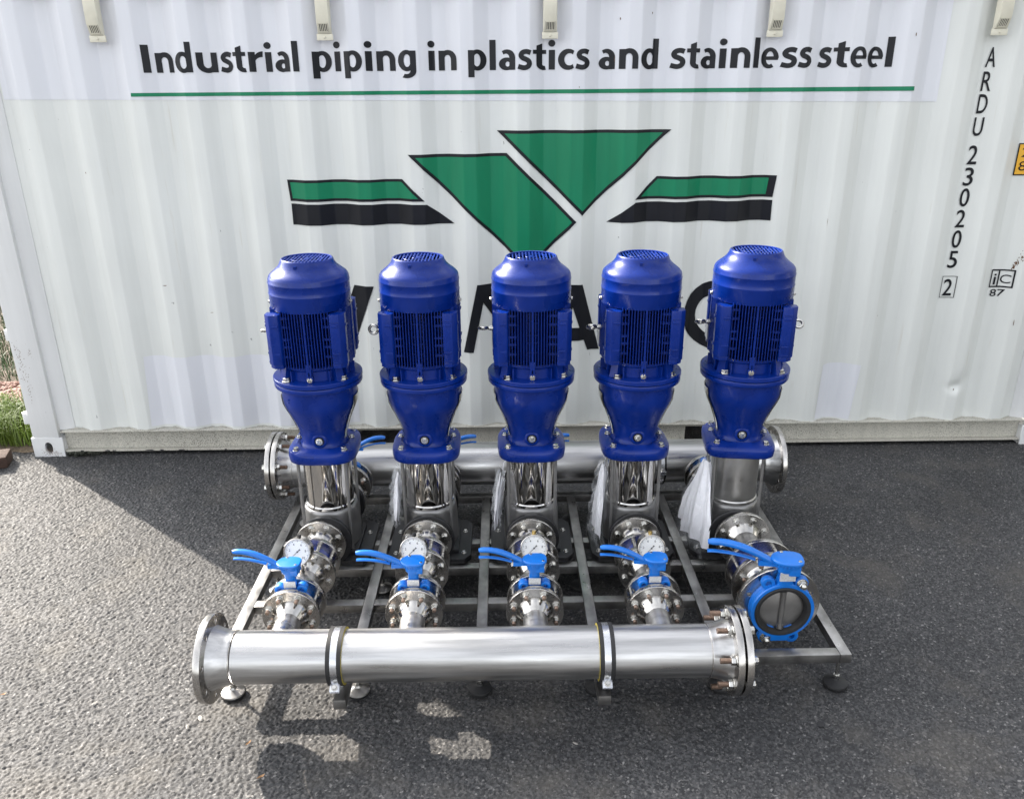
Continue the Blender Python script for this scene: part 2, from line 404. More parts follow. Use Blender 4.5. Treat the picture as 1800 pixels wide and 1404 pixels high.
# ================================================================== SETTING
# --- near asphalt: one displaced sheet with individual aggregate stones
def asphalt_patch(x0, x1, y0, y1, st):
    rng = np.random.default_rng(3)
    nx = int((x1 - x0) / st) + 1; ny = int((y1 - y0) / st) + 1
    X, Y = np.meshgrid(np.linspace(x0, x1, nx), np.linspace(y0, y1, ny))
    Xf = X.ravel(); Yf = Y.ravel()
    cs = 0.0080
    gx = np.floor((Xf - x0) / cs).astype(int) + 2; gy = np.floor((Yf - y0) / cs).astype(int) + 2
    mx = gx.max() + 4; my = gy.max() + 4
    jx = rng.random((my, mx)); jy = rng.random((my, mx)); hh = rng.random((my, mx)) ** 1.5
    tx = rng.normal(0, .30, (my, mx)); ty = rng.normal(0, .30, (my, mx))
    best = np.full(Xf.shape, 9.0); h = np.zeros(Xf.shape)
    for dx in (-1, 0, 1):
        for dy in (-1, 0, 1):
            a = gx + dx; b = gy + dy
            px = x0 + (a - 2 + jx[b, a]) * cs; py = y0 + (b - 2 + jy[b, a]) * cs
            ex = Xf - px; ey = Yf - py
            d = np.hypot(ex, ey)
            hz = hh[b, a] * .0044 + tx[b, a] * ex + ty[b, a] * ey - (d / cs) ** 2 * .0042
            k = d < best
            best = np.where(k, d, best); h = np.where(k, hz, h)
    # gentle undulation
    h += .003 * np.sin(Xf * 2.1 + 1) * np.sin(Yf * 2.7) - .001
    co = np.stack([Xf, Yf, h], 1).astype(np.float32)
    me = bpy.data.meshes.new('asphalt_ground')
    nv = nx * ny; nf = (nx - 1) * (ny - 1)
    i = np.arange(nv).reshape(ny, nx)
    q = np.stack([i[:-1, :-1], i[:-1, 1:], i[1:, 1:], i[1:, :-1]], -1).reshape(-1, 4)
    me.vertices.add(nv); me.vertices.foreach_set('co', co.ravel())
    me.loops.add(nf * 4); me.loops.foreach_set('vertex_index', q.ravel().astype(np.int32))
    me.polygons.add(nf); me.polygons.foreach_set('loop_start', np.arange(0, nf * 4, 4, dtype=np.int32))
    me.update(calc_edges=True); me.validate()
    return me
struct(put('asphalt_ground', asphalt_patch(-3.42, 3.05, -2.64, 0.10, .0047), ASPH))
g = G(); g.add([(-150, -150, -.009), (150, -150, -.009), (150, 150, -.009), (-150, 150, -.009)], [(0, 1, 2, 3)])
struct(g.obj('yard', ASPH_FAR, smooth=False))

# --- verge left of the container
def uneven(x0, x1, y0, y1, nx, ny, z, amp):
    g = G(); vs_ = []; fs = []
    for j in range(ny + 1):
        for i in range(nx + 1):
            x = x0 + (x1 - x0) * i / nx; y = y0 + (y1 - y0) * j / ny
            ed = 0 if j == 0 else 1
            vs_.append((x + random.uniform(-.01, .01), y + random.uniform(-.02, .02), z * ed + random.uniform(0, amp)))
    for j in range(ny):
        for i in range(nx):
            a = j * (nx + 1) + i; fs.append((a, a + 1, a + nx + 2, a + nx + 1))
    return g.add(vs_, fs)
struct(uneven(-9, -3.06, 0.06, 0.66, 90, 12, .015, .012).obj('verge_soil', SOIL))
struct(uneven(-9, -3.06, 0.78, 1.25, 80, 10, .02, .015).obj('gravel_bed', GRAVM))
struct(uneven(-14, -3.06, 1.25, 9, 60, 50, .02, .02).obj('lawn', SOIL))
g = G(); g.box(-9, -3.07, .665, .775, -.02, .045)
tag(g.obj('concrete_edging', CONC, bevel=.008), 'low grey concrete edging strip between grass and reddish gravel at left', 'edging')
def blades(n, x0, x1, y0, y1, hmin, hmax, lean=.5):
    g = G()
    for _ in range(n):
        x = random.uniform(x0, x1); y = random.uniform(y0, y1); h = random.uniform(hmin, hmax); a = random.uniform(0, 2 * PI)
        w = random.uniform(.0018, .004); ln = random.uniform(.1, lean) * h * 1.6; ca, sa = math.cos(a), math.sin(a)
        pts = [(0, 0), (.35 * ln * .4, .5 * h), (ln * .6, .85 * h), (ln, h * .93)]
        vs_ = []
        for k, (d, z) in enumerate(pts):
            ww = w * (1, .9, .6, .05)[k]
            vs_ += [(x + ca * d - sa * ww, y + sa * d + ca * ww, .01 + z), (x + ca * d + sa * ww, y + sa * d - ca * ww, .01 + z)]
        g.add(vs_, [(0, 1, 3, 2), (2, 3, 5, 4), (4, 5, 7, 6)])
    return g
o = stuff(blades(4200, -3.95, -3.05, .11, .64, .06, .22).obj('grass', GRASS)); tag(o, 'bright green tufted grass beside the container corner', 'grass')
o = stuff(blades(9000, -5.9, -3.1, 1.25, 3.6, .04, .14).obj('grass', GRASSD)); tag(o, 'darker lawn grass beyond the reddish gravel strip', 'grass')
g = G()
for _ in range(1500):
    s = random.uniform(.008, .02); x, y = random.uniform(-4.6, -3.1), random.uniform(.79, 1.24)
    M = T(x, y, .03) @ RZ(random.random() * 6) @ RX(random.uniform(-.5, .5)) @ Matrix.Diagonal((1, random.uniform(.6, 1), random.uniform(.4, .7), 1))
    g.lathe([(.0001, -s), (s * .8, -s * .5), (s, 0.1 * s), (s * .6, s * .75), (.0001, s)], 6, M)
o = stuff(g.obj('gravel', GRAVM, smooth=False)); tag(o, 'reddish gravel stones behind the concrete edging', 'gravel')
g = G(); g.box(-.34, .10, -.07, .07, 0, .07)
o = g.obj('timber_block', WOOD, bevel=.012); o.location = (-3.22, -.115, .0); o.rotation_euler = (0, 0, R(18))
tag(o, 'dark brown timber end lying on the asphalt at the left edge', 'timber')

# ================================================================== SHIPPING CONTAINER
HX = 3.029; CW = 2.438; CH = 2.591
cont = thing('shipping_container', (0, 0, 0), 'white corrugated shipping container with green logo and black lettering', 'container')
PITCH = .28; PH0 = -2.612; SL = .074; FL = .066; DEP = .046; YOUT = .014
def yprof(x):
    u = (x - PH0) % PITCH
    if u < SL: return YOUT + DEP * u / SL
    if u < SL + FL: return YOUT + DEP
    if u < 2 * SL + FL: return YOUT + DEP * (1 - (u - SL - FL) / SL)
    return YOUT
def breaks(x0, x1):
    out = []; k = math.floor((x0 - PH0) / PITCH) - 1
    while PH0 + k * PITCH < x1:
        for d in (0, SL, SL + FL, 2 * SL + FL):
            b_ = PH0 + k * PITCH + d
            if x0 + 1e-4 < b_ < x1 - 1e-4: out.append(b_)
        k += 1
    return sorted(out)
XL, XR = -2.795, 2.80
xs = [XL] + breaks(XL, XR) + [XR]
xs2 = []
rb = .006
for i, x in enumerate(xs):                      # rounded folds
    if 0 < i < len(xs) - 1: xs2 += [x - rb, x, x + rb]
    else: xs2.append(x)
def ysoft(x): return sum(yprof(x + d) for d in (-.005, -.0025, 0, .0025, .005)) / 5
zs = [.158, .165] + [.18 + i * .02 for i in range(30)] + [.80 + i * .1 for i in range(17)] + [2.47]
g = G(); vs_ = []; fs = []
xs3 = sorted(xs2 + [2.30 + i * .012 for i in range(20)])
for z in zs:
    for x in xs3:
        y = ysoft(x) + .0025 * math.sin(x * 3.1 + z * 1.3) * math.sin(z * 2.3 + x)
        y += .030 * math.exp(-(((x - 2.40) / .035) ** 2 + ((z - .365) / .022) ** 2)) + .012 * math.exp(-(((x - 2.44) / .05) ** 2 + ((z - .40) / .05) ** 2))
        vs_.append((x, y, z))
n_ = len(xs3)
for j in range(len(zs) - 1):
    for i in range(n_ - 1):
        a = j * n_ + i; fs.append((a, a + 1, a + n_ + 1, a + n_))
g.add(vs_, fs); g.obj('side_panel', WHITE, cont, ang=60)
# remaining skin
g = G(); g.box(XL, XR, 2.36, 2.40, .16, 2.47); g.obj('rear_panel', WHITE, cont, smooth=False)
g = G(); g.box(-2.99, 2.99, .06, 2.38, 2.545, 2.57); g.obj('roof_panel', WHITE, cont, smooth=False)
g = G(); g.box(-2.98, 2.98, .08, 2.36, .11, .15); g.obj('floor', RAILM, cont, smooth=False)
for y0, y1 in ((.165, 1.21), (1.228, 2.27)):
    g = G(); g.box(-3.02, -2.965, y0, y1, .13, 2.47); d_ = g.obj('door', WHITE2, cont, bevel=.006)
    for yy in (y0 + .30, y1 - .30):
        g = G(); g.cyl(.017, .10, 2.52, 14, T(-3.045, yy, 0)); g.obj('locking_bar', WHITE2, d_)
g = G(); g.box(2.96, 3.0, .165, 2.27, .13, 2.47); g.obj('end_panel', WHITE, cont, smooth=False)
# rails
def rail(x0, x1):
    g = G()
    g.box(x0, x1, .0, .062, .152, .158)             # top lip
    g.box(x0, x1, .045, .051, .036, .152)           # web
    g.box(x0, x1, .006, .051, .028, .036)           # bottom lip
    return g
rl = rail(-2.851, 2.851)
g = G()
g.box(-2.851, 2.851, .0, .066, .1525, .158)
g.box(-2.851, 2.851, .008, .0505, .026, .034)
rl_o = g.obj('bottom_rail', RAILM, cont, bevel=.0012)
for xa, xb in ((-2.851, -1.144), (-.812, .841), (1.175, 2.851)):
    g = G(); g.box(xa, xb, .045, .051, .0345, .152); g.obj('web', RAILM, rl_o, smooth=False)
for xa in (-1.144, .841):
    xb = xa + .333
    g = G(); g.box(xa - .006, xa, .051, .9, .03, .150); g.box(xb, xb + .006, .051, .9, .03, .150); g.box(xa, xb, .9, .91, .03, .15); g.box(xa, xb, .051, .9, .1445, .150)
    g.obj('forklift_pocket', DIRTB, rl_o, smooth=False)
g = G(); g.box(-2.851, 2.851, .0, .06, 2.471, 2.531); g.obj('top_rail', WHITE2, cont, bevel=.004)
# corner posts: hollow section with an inward return
for sx in (-1, 1):
    for yy, sy in ((0, 1), (CW, -1)):
        g = G()
        x0, x1 = sorted((sx * 3.022, sx * 2.865)); g.box(x0, x1, *sorted((yy + sy * .002, yy + sy * .155)), .1185, 2.473)
        po = g.obj('corner_post', WHITE2, cont, bevel=.010)
        if sy == 1:
            g = G(); xa, xb = sx * 2.866, sx * 2.790
            g.loft([[(xa, .026, z), (xb, .056, z), (xb, .064, z), (xa, .034, z)] for z in (.1585, 2.47)])
            g.obj('post_return', WHITE2, po, smooth=False)
# corner castings with an oval hole in the outer face
def oval(w, h, cx, cy, n=24):
    return [(cx + w * math.copysign(abs(math.cos(t)) ** .85, math.cos(t)), cy + h * math.copysign(abs(math.sin(t)) ** .85, math.sin(t))) for t in [2 * PI * k / n for k in range(n)]]
cast_face = curve_mesh([[(0, 0), (.178, 0), (.178, .118), (0, .118)], oval(.024, .036, .092, .056)], .018, .002)
for sx in (-1, 1):
    for z0 in (0, CH - .118):
        for yy, sy in ((0, 1), (CW, -1)):
            g = G(); x0 = -HX if sx < 0 else HX - .178
            y0, y1 = sorted((yy + sy * .0185, yy + sy * .162))
            g.box(x0 + .0, x0 + .178, y0, y1, z0 + .0, z0 + .012); g.box(x0, x0 + .178, y0, y1, z0 + .106, z0 + .118)
            g.box(x0, x0 + .014, y0, y1, z0 + .0121, z0 + .1059); g.box(x0 + .164, x0 + .178, y0, y1, z0 + .0121, z0 + .1059)
            g.box(x0 + .0141, x0 + .1639, *sorted((yy + sy * .148, yy + sy * .162)), z0 + .0121, z0 + .1059)
            co_ = g.obj('corner_casting', WHITE2, cont, bevel=.002)
            put('casting_face', cast_face, WHITE2, co_, T(x0, yy + sy * .009, z0) @ RX(R(90)))
# door hinge lug and holder on the left end
g = G(); g.cyl(.022, .205, .275, 16, T(-3.040, .03, 0)); g.box(-3.045, -3.019, .005, .05, .210, .270); g.obj('hinge', WHITE2, cont, bevel=.002)
g = G(); g.box(-3.048, -3.019, .02, .06, .71, .775); g.obj('hinge', WHITE2, cont, bevel=.004)
# weld scallops: sealant between panel and lip
g = G()
x = XL
while x < XR:
    L_ = random.uniform(.05, .16)
    pts = [(x + L_ * k / 8, ysoft(x + L_ * k / 8) - .004 - .004 * random.random(), .160) for k in range(9)]
    g = G(); g.sweep(pts, [.0015] + [random.uniform(.002, .0042) for _ in range(7)] + [.0015], 6); g.obj('sealant_bead', RAILM, rl_o); x += L_ + random.uniform(.0, .06)

# lettering: vinyl that follows the corrugation
def on_wall(me, M, eps, x0, x1):
    bm = bmesh.new(); bm.from_mesh(me); bm.transform(M)
    for b_ in breaks(x0, x1):
        for d in (-rb, 0, rb):
            gm = bm.verts[:] + bm.edges[:] + bm.faces[:]
            bmesh.ops.bisect_plane(bm, geom=gm, dist=1e-6, plane_co=(b_ + d, 0, 0), plane_no=(1, 0, 0))
    for v in bm.verts:
        x, z = v.co.x, v.co.y
        v.co = (x, ysoft(x) + .0025 * math.sin(x * 3.1 + z * 1.3) * math.sin(z * 2.3 + x) - eps, z)
    o_ = bpy.data.meshes.new('vinyl'); bm.to_mesh(o_); bm.free()
    # long faces in z: keep waviness small by adding rows
    return o_
def vinyl(name, polys, mt, eps, parent=cont):
    me = curve_mesh(polys)
    xs_ = [p[0] for pl in polys for p in pl]
    bm = bmesh.new(); bm.from_mesh(me)
    zz = [p[1] for pl in polys for p in pl]; z = math.ceil(min(zz) / .05) * .05
    while z < max(zz):
        bmesh.ops.bisect_plane(bm, geom=bm.verts[:] + bm.edges[:] + bm.faces[:], dist=1e-6, plane_co=(0, z, 0), plane_no=(0, 1, 0)); z += .05
    bm.to_mesh(me); bm.free()
    w = on_wall(me, Matrix.Identity(4), eps, min(xs_) - .02, max(xs_) + .02)
    return put(name, w, mt, parent)
def word(s, x0, x1, z, h, off, mt=VBLACK, eps=.0045, slant=0.0, name='lettering', parent=cont):
    me = text_mesh(s, off)
    xa = min(v.co.x for v in me.vertices); xb = max(v.co.x for v in me.vertices)
    sx = (x1 - x0) / (xb - xa)
    M = Matrix(((sx, slant * h, 0, x0 - xa * sx), (0, h, 0, z), (0, 0, 1, 0), (0, 0, 0, 1)))
    return put(name, on_wall(me, M, eps, x0 - .02, x1 + .02), mt, parent)
vinyl('vinyl_sheet', [[(-2.78, 2.46), (-2.78, 1.983), (-2.0, 1.975), (2.02, 1.935), (2.02, 2.46)]], VWHITE, .0018)
vinyl('vinyl_patch', [[(-2.30, .604), (-1.56, .602), (-1.10, .600), (-1.10, .175), (-2.32, .175)]], VWHITE, .0018)
vinyl('vinyl_patch', [[(1.612, .508), (1.63, .512), (1.80, .512), (1.828, .508), (1.80, .170), (1.60, .170)]], VWHITE, .0018)
CAPH = .727
# bold humanist slogan: outlines drawn in units of the x-height
def _rect(x0, x1, y0, y1): return [[(x0, y0), (x1, y0), (x1, y1), (x0, y1)]]
def _arc(co, ro, ci, ri, a0, a1, n=20):
    q = []
    for k in range(n):
        t0, t1 = R(a0 + (a1 - a0) * k / n), R(a0 + (a1 - a0) * (k + 1) / n)
        q.append([(co[0] + ro[0] * math.cos(t0), co[1] + ro[1] * math.sin(t0)), (co[0] + ro[0] * math.cos(t1), co[1] + ro[1] * math.sin(t1)),
                  (ci[0] + ri[0] * math.cos(t1), ci[1] + ri[1] * math.sin(t1)), (ci[0] + ri[0] * math.cos(t0), ci[1] + ri[1] * math.sin(t0))])
    return q
def _path(pts, w):
    # smooth centre line (Catmull-Rom), then a strip of width w
    P = [Vector(p) for p in pts]; P = [2 * P[0] - P[1]] + P + [2 * P[-1] - P[-2]]; c = []
    for k in range(1, len(P) - 2):
        for j in range(6):
            t = j / 6; a, b, d, e = P[k - 1], P[k], P[k + 1], P[k + 2]
            c.append(.5 * ((2 * b) + (d - a) * t + (2 * a - 5 * b + 4 * d - e) * t * t + (3 * b - a - 3 * d + e) * t ** 3))
    c.append(P[-2]); L = []; q = []
    for k, p in enumerate(c):
        t = (c[min(k + 1, len(c) - 1)] - c[max(k - 1, 0)]).normalized(); n_ = Vector((-t.y, t.x)) * w / 2; L.append((tuple(p + n_), tuple(p - n_)))
    for k in range(len(L) - 1): q.append([L[k][0], L[k + 1][0], L[k + 1][1], L[k][1]])
    return q
ST = .30
def _flip(q, w, h): return [[(w - x, h - y) for x, y in p] for p in q]
_n = _rect(0, ST, 0, .985) + _arc((.46, .55), (.44, .47), (.45, .55), (.165, .225), 0, 152) + _rect(.615, .90, 0, .56)
_bowl = _arc((.43, .495), (.43, .525), (.45, .495), (.165, .315), 0, 360, 36)
GLY = {  # polygons, width, left bearing, right bearing
    'I': (_rect(0, .31, 0, 1.385), .31, .12, .12), 'n': (_n, .90, .095, .09), 'u': (_flip(_n, .90, .985), .90, .09, .095),
    'd': (_bowl + _rect(.59, .875, 0, 1.5), .875, .05, .095), 'p': (_flip(_bowl, .875, .99) + _rect(0, ST, -.36, .985), .875, .095, .05),
    'g': (_bowl + _rect(.59, .875, -.06, .985) + _arc((.41, -.02), (.465, .36), (.40, -.02), (.19, .155), 2, -118), .875, .05, .095),
    'l': (_rect(0, ST, 0, 1.5), ST, .095, .095), 'i': (_rect(0, ST, 0, .985) + _arc((.1425, 1.31), (.17, .17), (.1425, 1.31), (.001, .001), 0, 360, 24), ST, .095, .095),
    'c': (_arc((.46, .495), (.46, .525), (.53, .495), (.24, .30), 52, 308, 28), .75, .05, .03),
    'e': (_arc((.43, .495), (.43, .525), (.44, .495), (.185, .33), -2, 302, 32) + _rect(.2, .84, .40, .575), .86, .05, .05),
    'a': (_rect(.50, .775, 0, .62) + _arc((.385, .60), (.39, .42), (.33, .60), (.17, .215), 0, 128) + _arc((.37, .30), (.37, .32), (.42, .29), (.105, .125), 0, 360, 30), .775, .05, .085),
    's': (_path([(.655, .835), (.47, .895), (.29, .86), (.20, .73), (.26, .60), (.42, .52), (.555, .43), (.60, .30), (.52, .15), (.33, .095), (.06, .165)], .245), .72, .0, .03),
    't': ([[(.17, .28), (.455, .28), (.455, 1.30), (.17, 1.19)]] + _rect(0, .645, .785, .985) + _arc((.54, .29), (.37, .31), (.56, .29), (.105, .10), 180, 285), .645, .02, .03),
    'r': (_rect(0, ST, 0, .985) + _arc((.62, .45), (.44, .57), (.60, .44), (.32, .30), 88, 158), .62, .095, .0)}
def slogan_word(s, x0, x1, z, xh):
    polys = []; x = 0; first = None
    for ch in s:
        q, w, lb, rb_ = GLY[ch]
        if first is None: x = -lb
        x += lb; first = 1
        polys += [[(px + x, py) for px, py in p] for p in q]; x += w + rb_; end = x - rb_
    sx = (x1 - x0) / end
    me = bpy.data.meshes.new('w'); v = []; f = []
    for p in polys:
        f.append(tuple(range(len(v), len(v) + len(p)))); v += [(a * sx + x0, b * xh + z, 0) for a, b in p]
    me.from_pydata(v, [], f)
    return put('lettering', on_wall(me, Matrix.Identity(4), .0045, x0 - .02, x1 + .02), VBLACK, cont)
for s, xa, xb in (('Industrial', -2.032, -1.248), ('piping', -1.184, -.662), ('in', -.601, -.460), ('plastics', -.401, .211), ('and', .260, .562), ('stainless', .617, 1.334), ('steel', 1.374, 1.754)):
    slogan_word(s, xa, xb, 2.1035, .0935)
vinyl('underline', [[(-2.110, 2.009), (1.876, 2.010), (1.878, 1.989), (-2.112, 1.992)]], VGREEN, .0045)
def inset(poly, d):
    n = len(poly); out = []
    ar = sum(poly[i][0] * poly[(i + 1) % n][1] - poly[(i + 1) % n][0] * poly[i][1] for i in range(n))
    sg = 1 if ar > 0 else -1
    for i in range(n):
        p0, p1, p2 = Vector(poly[i - 1]), Vector(poly[i]), Vector(poly[(i + 1) % n])
        e1 = (p1 - p0).normalized(); e2 = (p2 - p1).normalized()
        n1 = Vector((-e1.y, e1.x)) * sg; n2 = Vector((-e2.y, e2.x)) * sg
        b_ = (n1 + n2); b_ = b_ / max(b_.dot(n1), .25)
        out.append(tuple(p1 + b_ * d))
    return out
logo = [('tri', [(-.262, 1.813), (.648, 1.811), (.191, 1.376)]),
        ('par', [(-.730, 1.697), (-.212, 1.700), (.160, 1.342), (-.066, 1.110), (-.128, 1.110)]),
        ('gl', [(-1.380, 1.574), (-.768, 1.572), (-.650, 1.458), (-1.372, 1.463)]),
        ('gr', [(.588, 1.574), (1.222, 1.575), (1.212, 1.462), (.472, 1.456)])]
for nm, pl in logo:
    bo = vinyl('logo_border', [pl], VBLACK, .0045)
    d = .016 if nm in ('tri', 'par') else .014
    ip = inset(pl, d)
    if nm == 'gr': ip[1] = (ip[1][0] - .02, ip[1][1]); ip[2] = (ip[2][0] - .02, ip[2][1])
    vinyl('logo_panel', [ip], VGREEN, .0062)
vinyl('logo_bar', [[(-1.370, 1.450), (-.640, 1.441), (-.498, 1.336), (-1.371, 1.338)]], VBLACK, .0045)
vinyl('logo_bar', [[(.476, 1.441), (1.213, 1.447), (1.214, 1.338), (.326, 1.336)]], VBLACK, .0045)
# company letters, mostly behind the pumps
vinyl('lettering', [[(-1.380, 1.004), (-1.265, 1.004), (-1.170, .745), (-1.068, 1.004), (-.953, 1.003), (-1.112, .612), (-1.225, .612)]], VBLACK, .0045)
vinyl('lettering', [[(-.382, 1.004), (-.290, 1.003), (-.200, .780), (-.110, 1.003), (-.03, 1.0), (.0, .612), (-.095, .612), (-.12, .85), (-.175, .70), (-.225, .70), (-.350, .90), (-.412, .612), (-.468, .612)]], VBLACK, .0045)
vinyl('lettering', [[(.105, 1.0), (.203, .998), (.309, .612), (.241, .612), (.218, .676), (.085, .676), (.062, .612), (-.02 + .03, .612)], [(.105, .752), (.190, .752), (.150, .87)]], VBLACK, .0045)
arc = [(.985 + .205 * math.cos(t), .815 + .203 * math.sin(t)) for t in [R(38 + i * 12) for i in range(25)]]
arc2 = [(.985 + .135 * math.cos(t), .815 + .128 * math.sin(t)) for t in [R(326 - i * 12) for i in range(25)]]
vinyl('lettering', [arc + arc2], VBLACK, .0045)
# container number
for ch, zt, zb in (('A', 2.197, 2.099), ('R', 2.083, 1.985), ('D', 1.974, 1.876), ('U', 1.861, 1.765), ('2', 1.72, 1.62), ('3', 1.607, 1.51), ('0', 1.499, 1.4), ('2', 1.385, 1.287), ('0', 1.275, 1.176), ('5', 1.163, 1.064), ('2', 1.004, .906)):
    word(ch, 2.241, 2.291, zb, (zt - zb) / CAPH, .006)
vinyl('check_digit_frame', [[(2.228, 1.017), (2.306, 1.017), (2.306, .894), (2.228, .894)], [(2.231, 1.014), (2.303, 1.014), (2.303, .897), (2.231, .897)]], VBLACK, .0045)
vinyl('emblem_frame', [[(2.500, 1.052), (2.618, 1.052), (2.618, .950), (2.500, .950)], [(2.507, 1.044), (2.541, 1.044), (2.541, .958), (2.507, .958)], [(2.549, 1.044), (2.611, 1.044), (2.611, .958), (2.549, .958)]], VBLACK, .0045)
word('i', 2.519, 2.532, .966, .070 / .74, .012); word('C', 2.556, 2.604, .975, .050 / CAPH, .0)
word('87', 2.514, 2.590, .899, .042 / CAPH, .004)
vinyl('height_plate', [[(2.503, 1.725), (2.68, 1.725), (2.68, 1.560), (2.503, 1.560)]], VBLACK, .0045)
vinyl('height_plate_face', [[(2.509, 1.719), (2.674, 1.719), (2.674, 1.566), (2.509, 1.566)]], YPLATE, .0062)
word('2', 2.526, 2.566, 1.655, .050 / CAPH, .0, eps=.0075); word('8', 2.524, 2.564, 1.585, .050 / CAPH, .0, eps=.0075)
# rust scratch and scuffs
g = G()
for i in range(170):
    t = random.random(); x = 2.60 + .16 * t + random.gauss(0, .006); z = 1.06 + .33 * t + random.gauss(0, .008)
    s = random.uniform(.001, .0045) * (1 if random.random() < .8 else 1.8)
    y = ysoft(x) + .0025 * math.sin(x * 3.1 + z * 1.3) * math.sin(z * 2.3 + x) - .003
    g.add([(x + s * math.cos(a) * random.uniform(.5, 1), y, z + s * 1.6 * math.sin(a) * random.uniform(.5, 1)) for a in [k * PI / 3 for k in range(6)]], [tuple(range(6))])
g.obj('rust_scratch', RUST, cont, smooth=False)
g = G()
for x, z, w, h in ((2.392, .352, .006, .016), (-2.10, 1.02, .028, .004), (-1.35, 1.42, .003, .02), (.34, 2.15, .004, .03), (.36, 2.335, .005, .014), (.52, 2.36, .005, .016), (.16, 2.02, .003, .012), (1.84, 2.25, .005, .022), (2.66, .75, .004, .04), (-2.42, 1.62, .004, .012), (-1.87, .86, .02, .003), (1.52, 1.33, .002, .05)):
    y = ysoft(x) - .0035; w *= .6; h *= .6
    g.add([(x + w * math.cos(a) * random.uniform(.4, 1), y, z + h * math.sin(a) * random.uniform(.4, 1)) for a in [k * PI / 4 for k in range(8)]], [tuple(range(8))])
g.obj('scuff_mark', RUST, cont, smooth=False)
g = G()
for x in (-2.75, -2.60, -2.56, -2.35, -2.28, -2.16, -1.9):
    w = random.uniform(.01, .035)
    g.add([(x + w * math.cos(a) * random.uniform(.5, 1), .0072, .031 + .006 * math.sin(a) * random.uniform(.4, 1)) for a in [k * PI / 4 for k in range(8)]], [tuple(range(8))])
g.obj('peeled_paint', DIRTB, cont, smooth=False)
# vents along the top
slot_pl = [[(-.0225, -.022), (.0225, -.022), (.0225, .022), (-.0225, .022)]] + [[(x - .0022, -.018), (x + .0022, -.018), (x + .0022, .018), (x - .0022, .018)] for x in [-.0164 + .0082 * k for k in range(5)]]
slot_me = curve_mesh(slot_pl, .002)
for xv in (-2.224, -1.106, .009, 1.128, 2.253):
    yo = YOUT - .002
    g = G()
    g.box(xv - .040, xv + .040, yo - .010, yo, 2.244, 2.275)
    ve = g.obj('ventilator', VENT, cont, bevel=.003)
    g = G()
    g.loft([[(xv - .036, yo, 2.2755), (xv + .036, yo, 2.2755), (xv + .031, yo - .014, 2.2755), (xv - .031, yo - .014, 2.2755)],
            [(xv - .036, yo, 2.328), (xv + .036, yo, 2.328), (xv + .030, yo - .040, 2.328), (xv - .030, yo - .040, 2.328)],
            [(xv - .036, yo, 2.463), (xv + .036, yo, 2.463), (xv + .030, yo - .040, 2.463), (xv - .030, yo - .040, 2.463)]])
    g.obj('hood', VENT, ve, bevel=.002)
    GM = T(xv, yo - .027, 2.3018) @ RX(R(90 + 26.3))
    g = G(); g.add([(-.0235, -.0215, .0006), (.0235, -.0215, .0006), (.0235, .0215, .0006), (-.0235, .0215, .0006)], [(0, 1, 2, 3)], GM); g.obj('grille_shade', DARK, ve, smooth=False)  # dark sheet painted as the shade inside the vent slots
    put('grille', slot_me, VENT, ve, GM @ T(0, 0, .0020))
    g = G(); g.cyl(.007, 0, .005, 12, T(xv, yo - .010, 2.259) @ TOFRONT, r1=.004); g.obj('rivet', VENT, ve)
g = G()
for cx, cz, sx_, sz_, n_ in ((-2.945, .035, .018, .014, 60), (-2.90, .02, .02, .01, 40), (-2.985, .62, .012, .05, 50), (-2.97, .52, .012, .06, 40), (-2.92, .66, .006, .02, 14), (-2.97, .40, .008, .02, 10)):
    for _ in range(n_):
        x = cx + random.gauss(0, sx_); z = cz + random.gauss(0, sz_)
        if not (-3.01 < x < -2.87 and .006 < z): continue
        s_ = random.uniform(.0008, .0028); y = -.0012 if z < .118 else .0008
        g.add([(x + s_ * math.cos(a) * random.uniform(.5, 1), y, z + s_ * 1.5 * math.sin(a) * random.uniform(.5, 1)) for a in [k * PI / 3 for k in range(6)]], [tuple(range(6))])
stuff(g.obj('rust_speck', RUST, cont, smooth=False))
# mulch at the casting foot
g = G()
for _ in range(260):
    x = -2.83 + abs(random.gauss(0, .10)); y = random.uniform(-.02, .06); s = random.uniform(.006, .02)
    M = T(x, y, random.uniform(.002, .03)) @ RZ(random.random() * 6) @ RX(random.uniform(-.9, .9))
    g.add([(-s, 0, 0), (0, -s * .4, .002), (s, 0, 0), (0, s * .4, .003)], [(0, 1, 2, 3)], M)
o = stuff(g.obj('leaf_litter', DEBRIS, smooth=False)); tag(o, 'dark leaf litter gathered at the container corner foot', 'litter')

# --- added hall-shaped sky blocker, out of the frame; darkens the right-facing container ribs
BLOCKER = mat('blocker_dark', (0.05, 0.06, 0.055), 0.5, noise=(2, 0.2, (1, 1, .3)))
ha = thing('sky_blocker', (11.5, -4.5, 0), 'added dark sky blocker, unseen, right of the frame', 'light blocker')
g = G(); prof_ = []
for k in range(76):
    y = -9.5 + k * .25; prof_ += [(0, y), (0, y + .14), (.045, y + .17), (.045, y + .22)]
g.loft([[(x, y, z) for x, y in prof_] + [(8, 9.5, z), (8, -9.5, z)] for z in (0, 6.4)]); g.obj('blocker_wall', BLOCKER, ha, smooth=False)
g = G(); g.box(-.35, 8.3, -9.8, 9.8, 6.405, 6.62); g.obj('blocker_roof', CONC, ha, bevel=.02)
g = G()
for k in range(18): g.box(-.06, -.005, 1.0, 4.6, .02 + k * .22, .225 + k * .22)
g.obj('blocker_door', FRAME, ha, smooth=False)

# ================================================================== PUMP SET
PX = [-.984, -.562, -.131, .295, .728]       # pump axes
CX = [-.999, -.565, -.137, .291, .733]       # pipe lines in front of them
AX = .2845                     # height of all pipe axes
FT = .165                      # top of frame
PY = -1.31
ORD = ['leftmost', 'second', 'middle', 'fourth', 'rightmost']
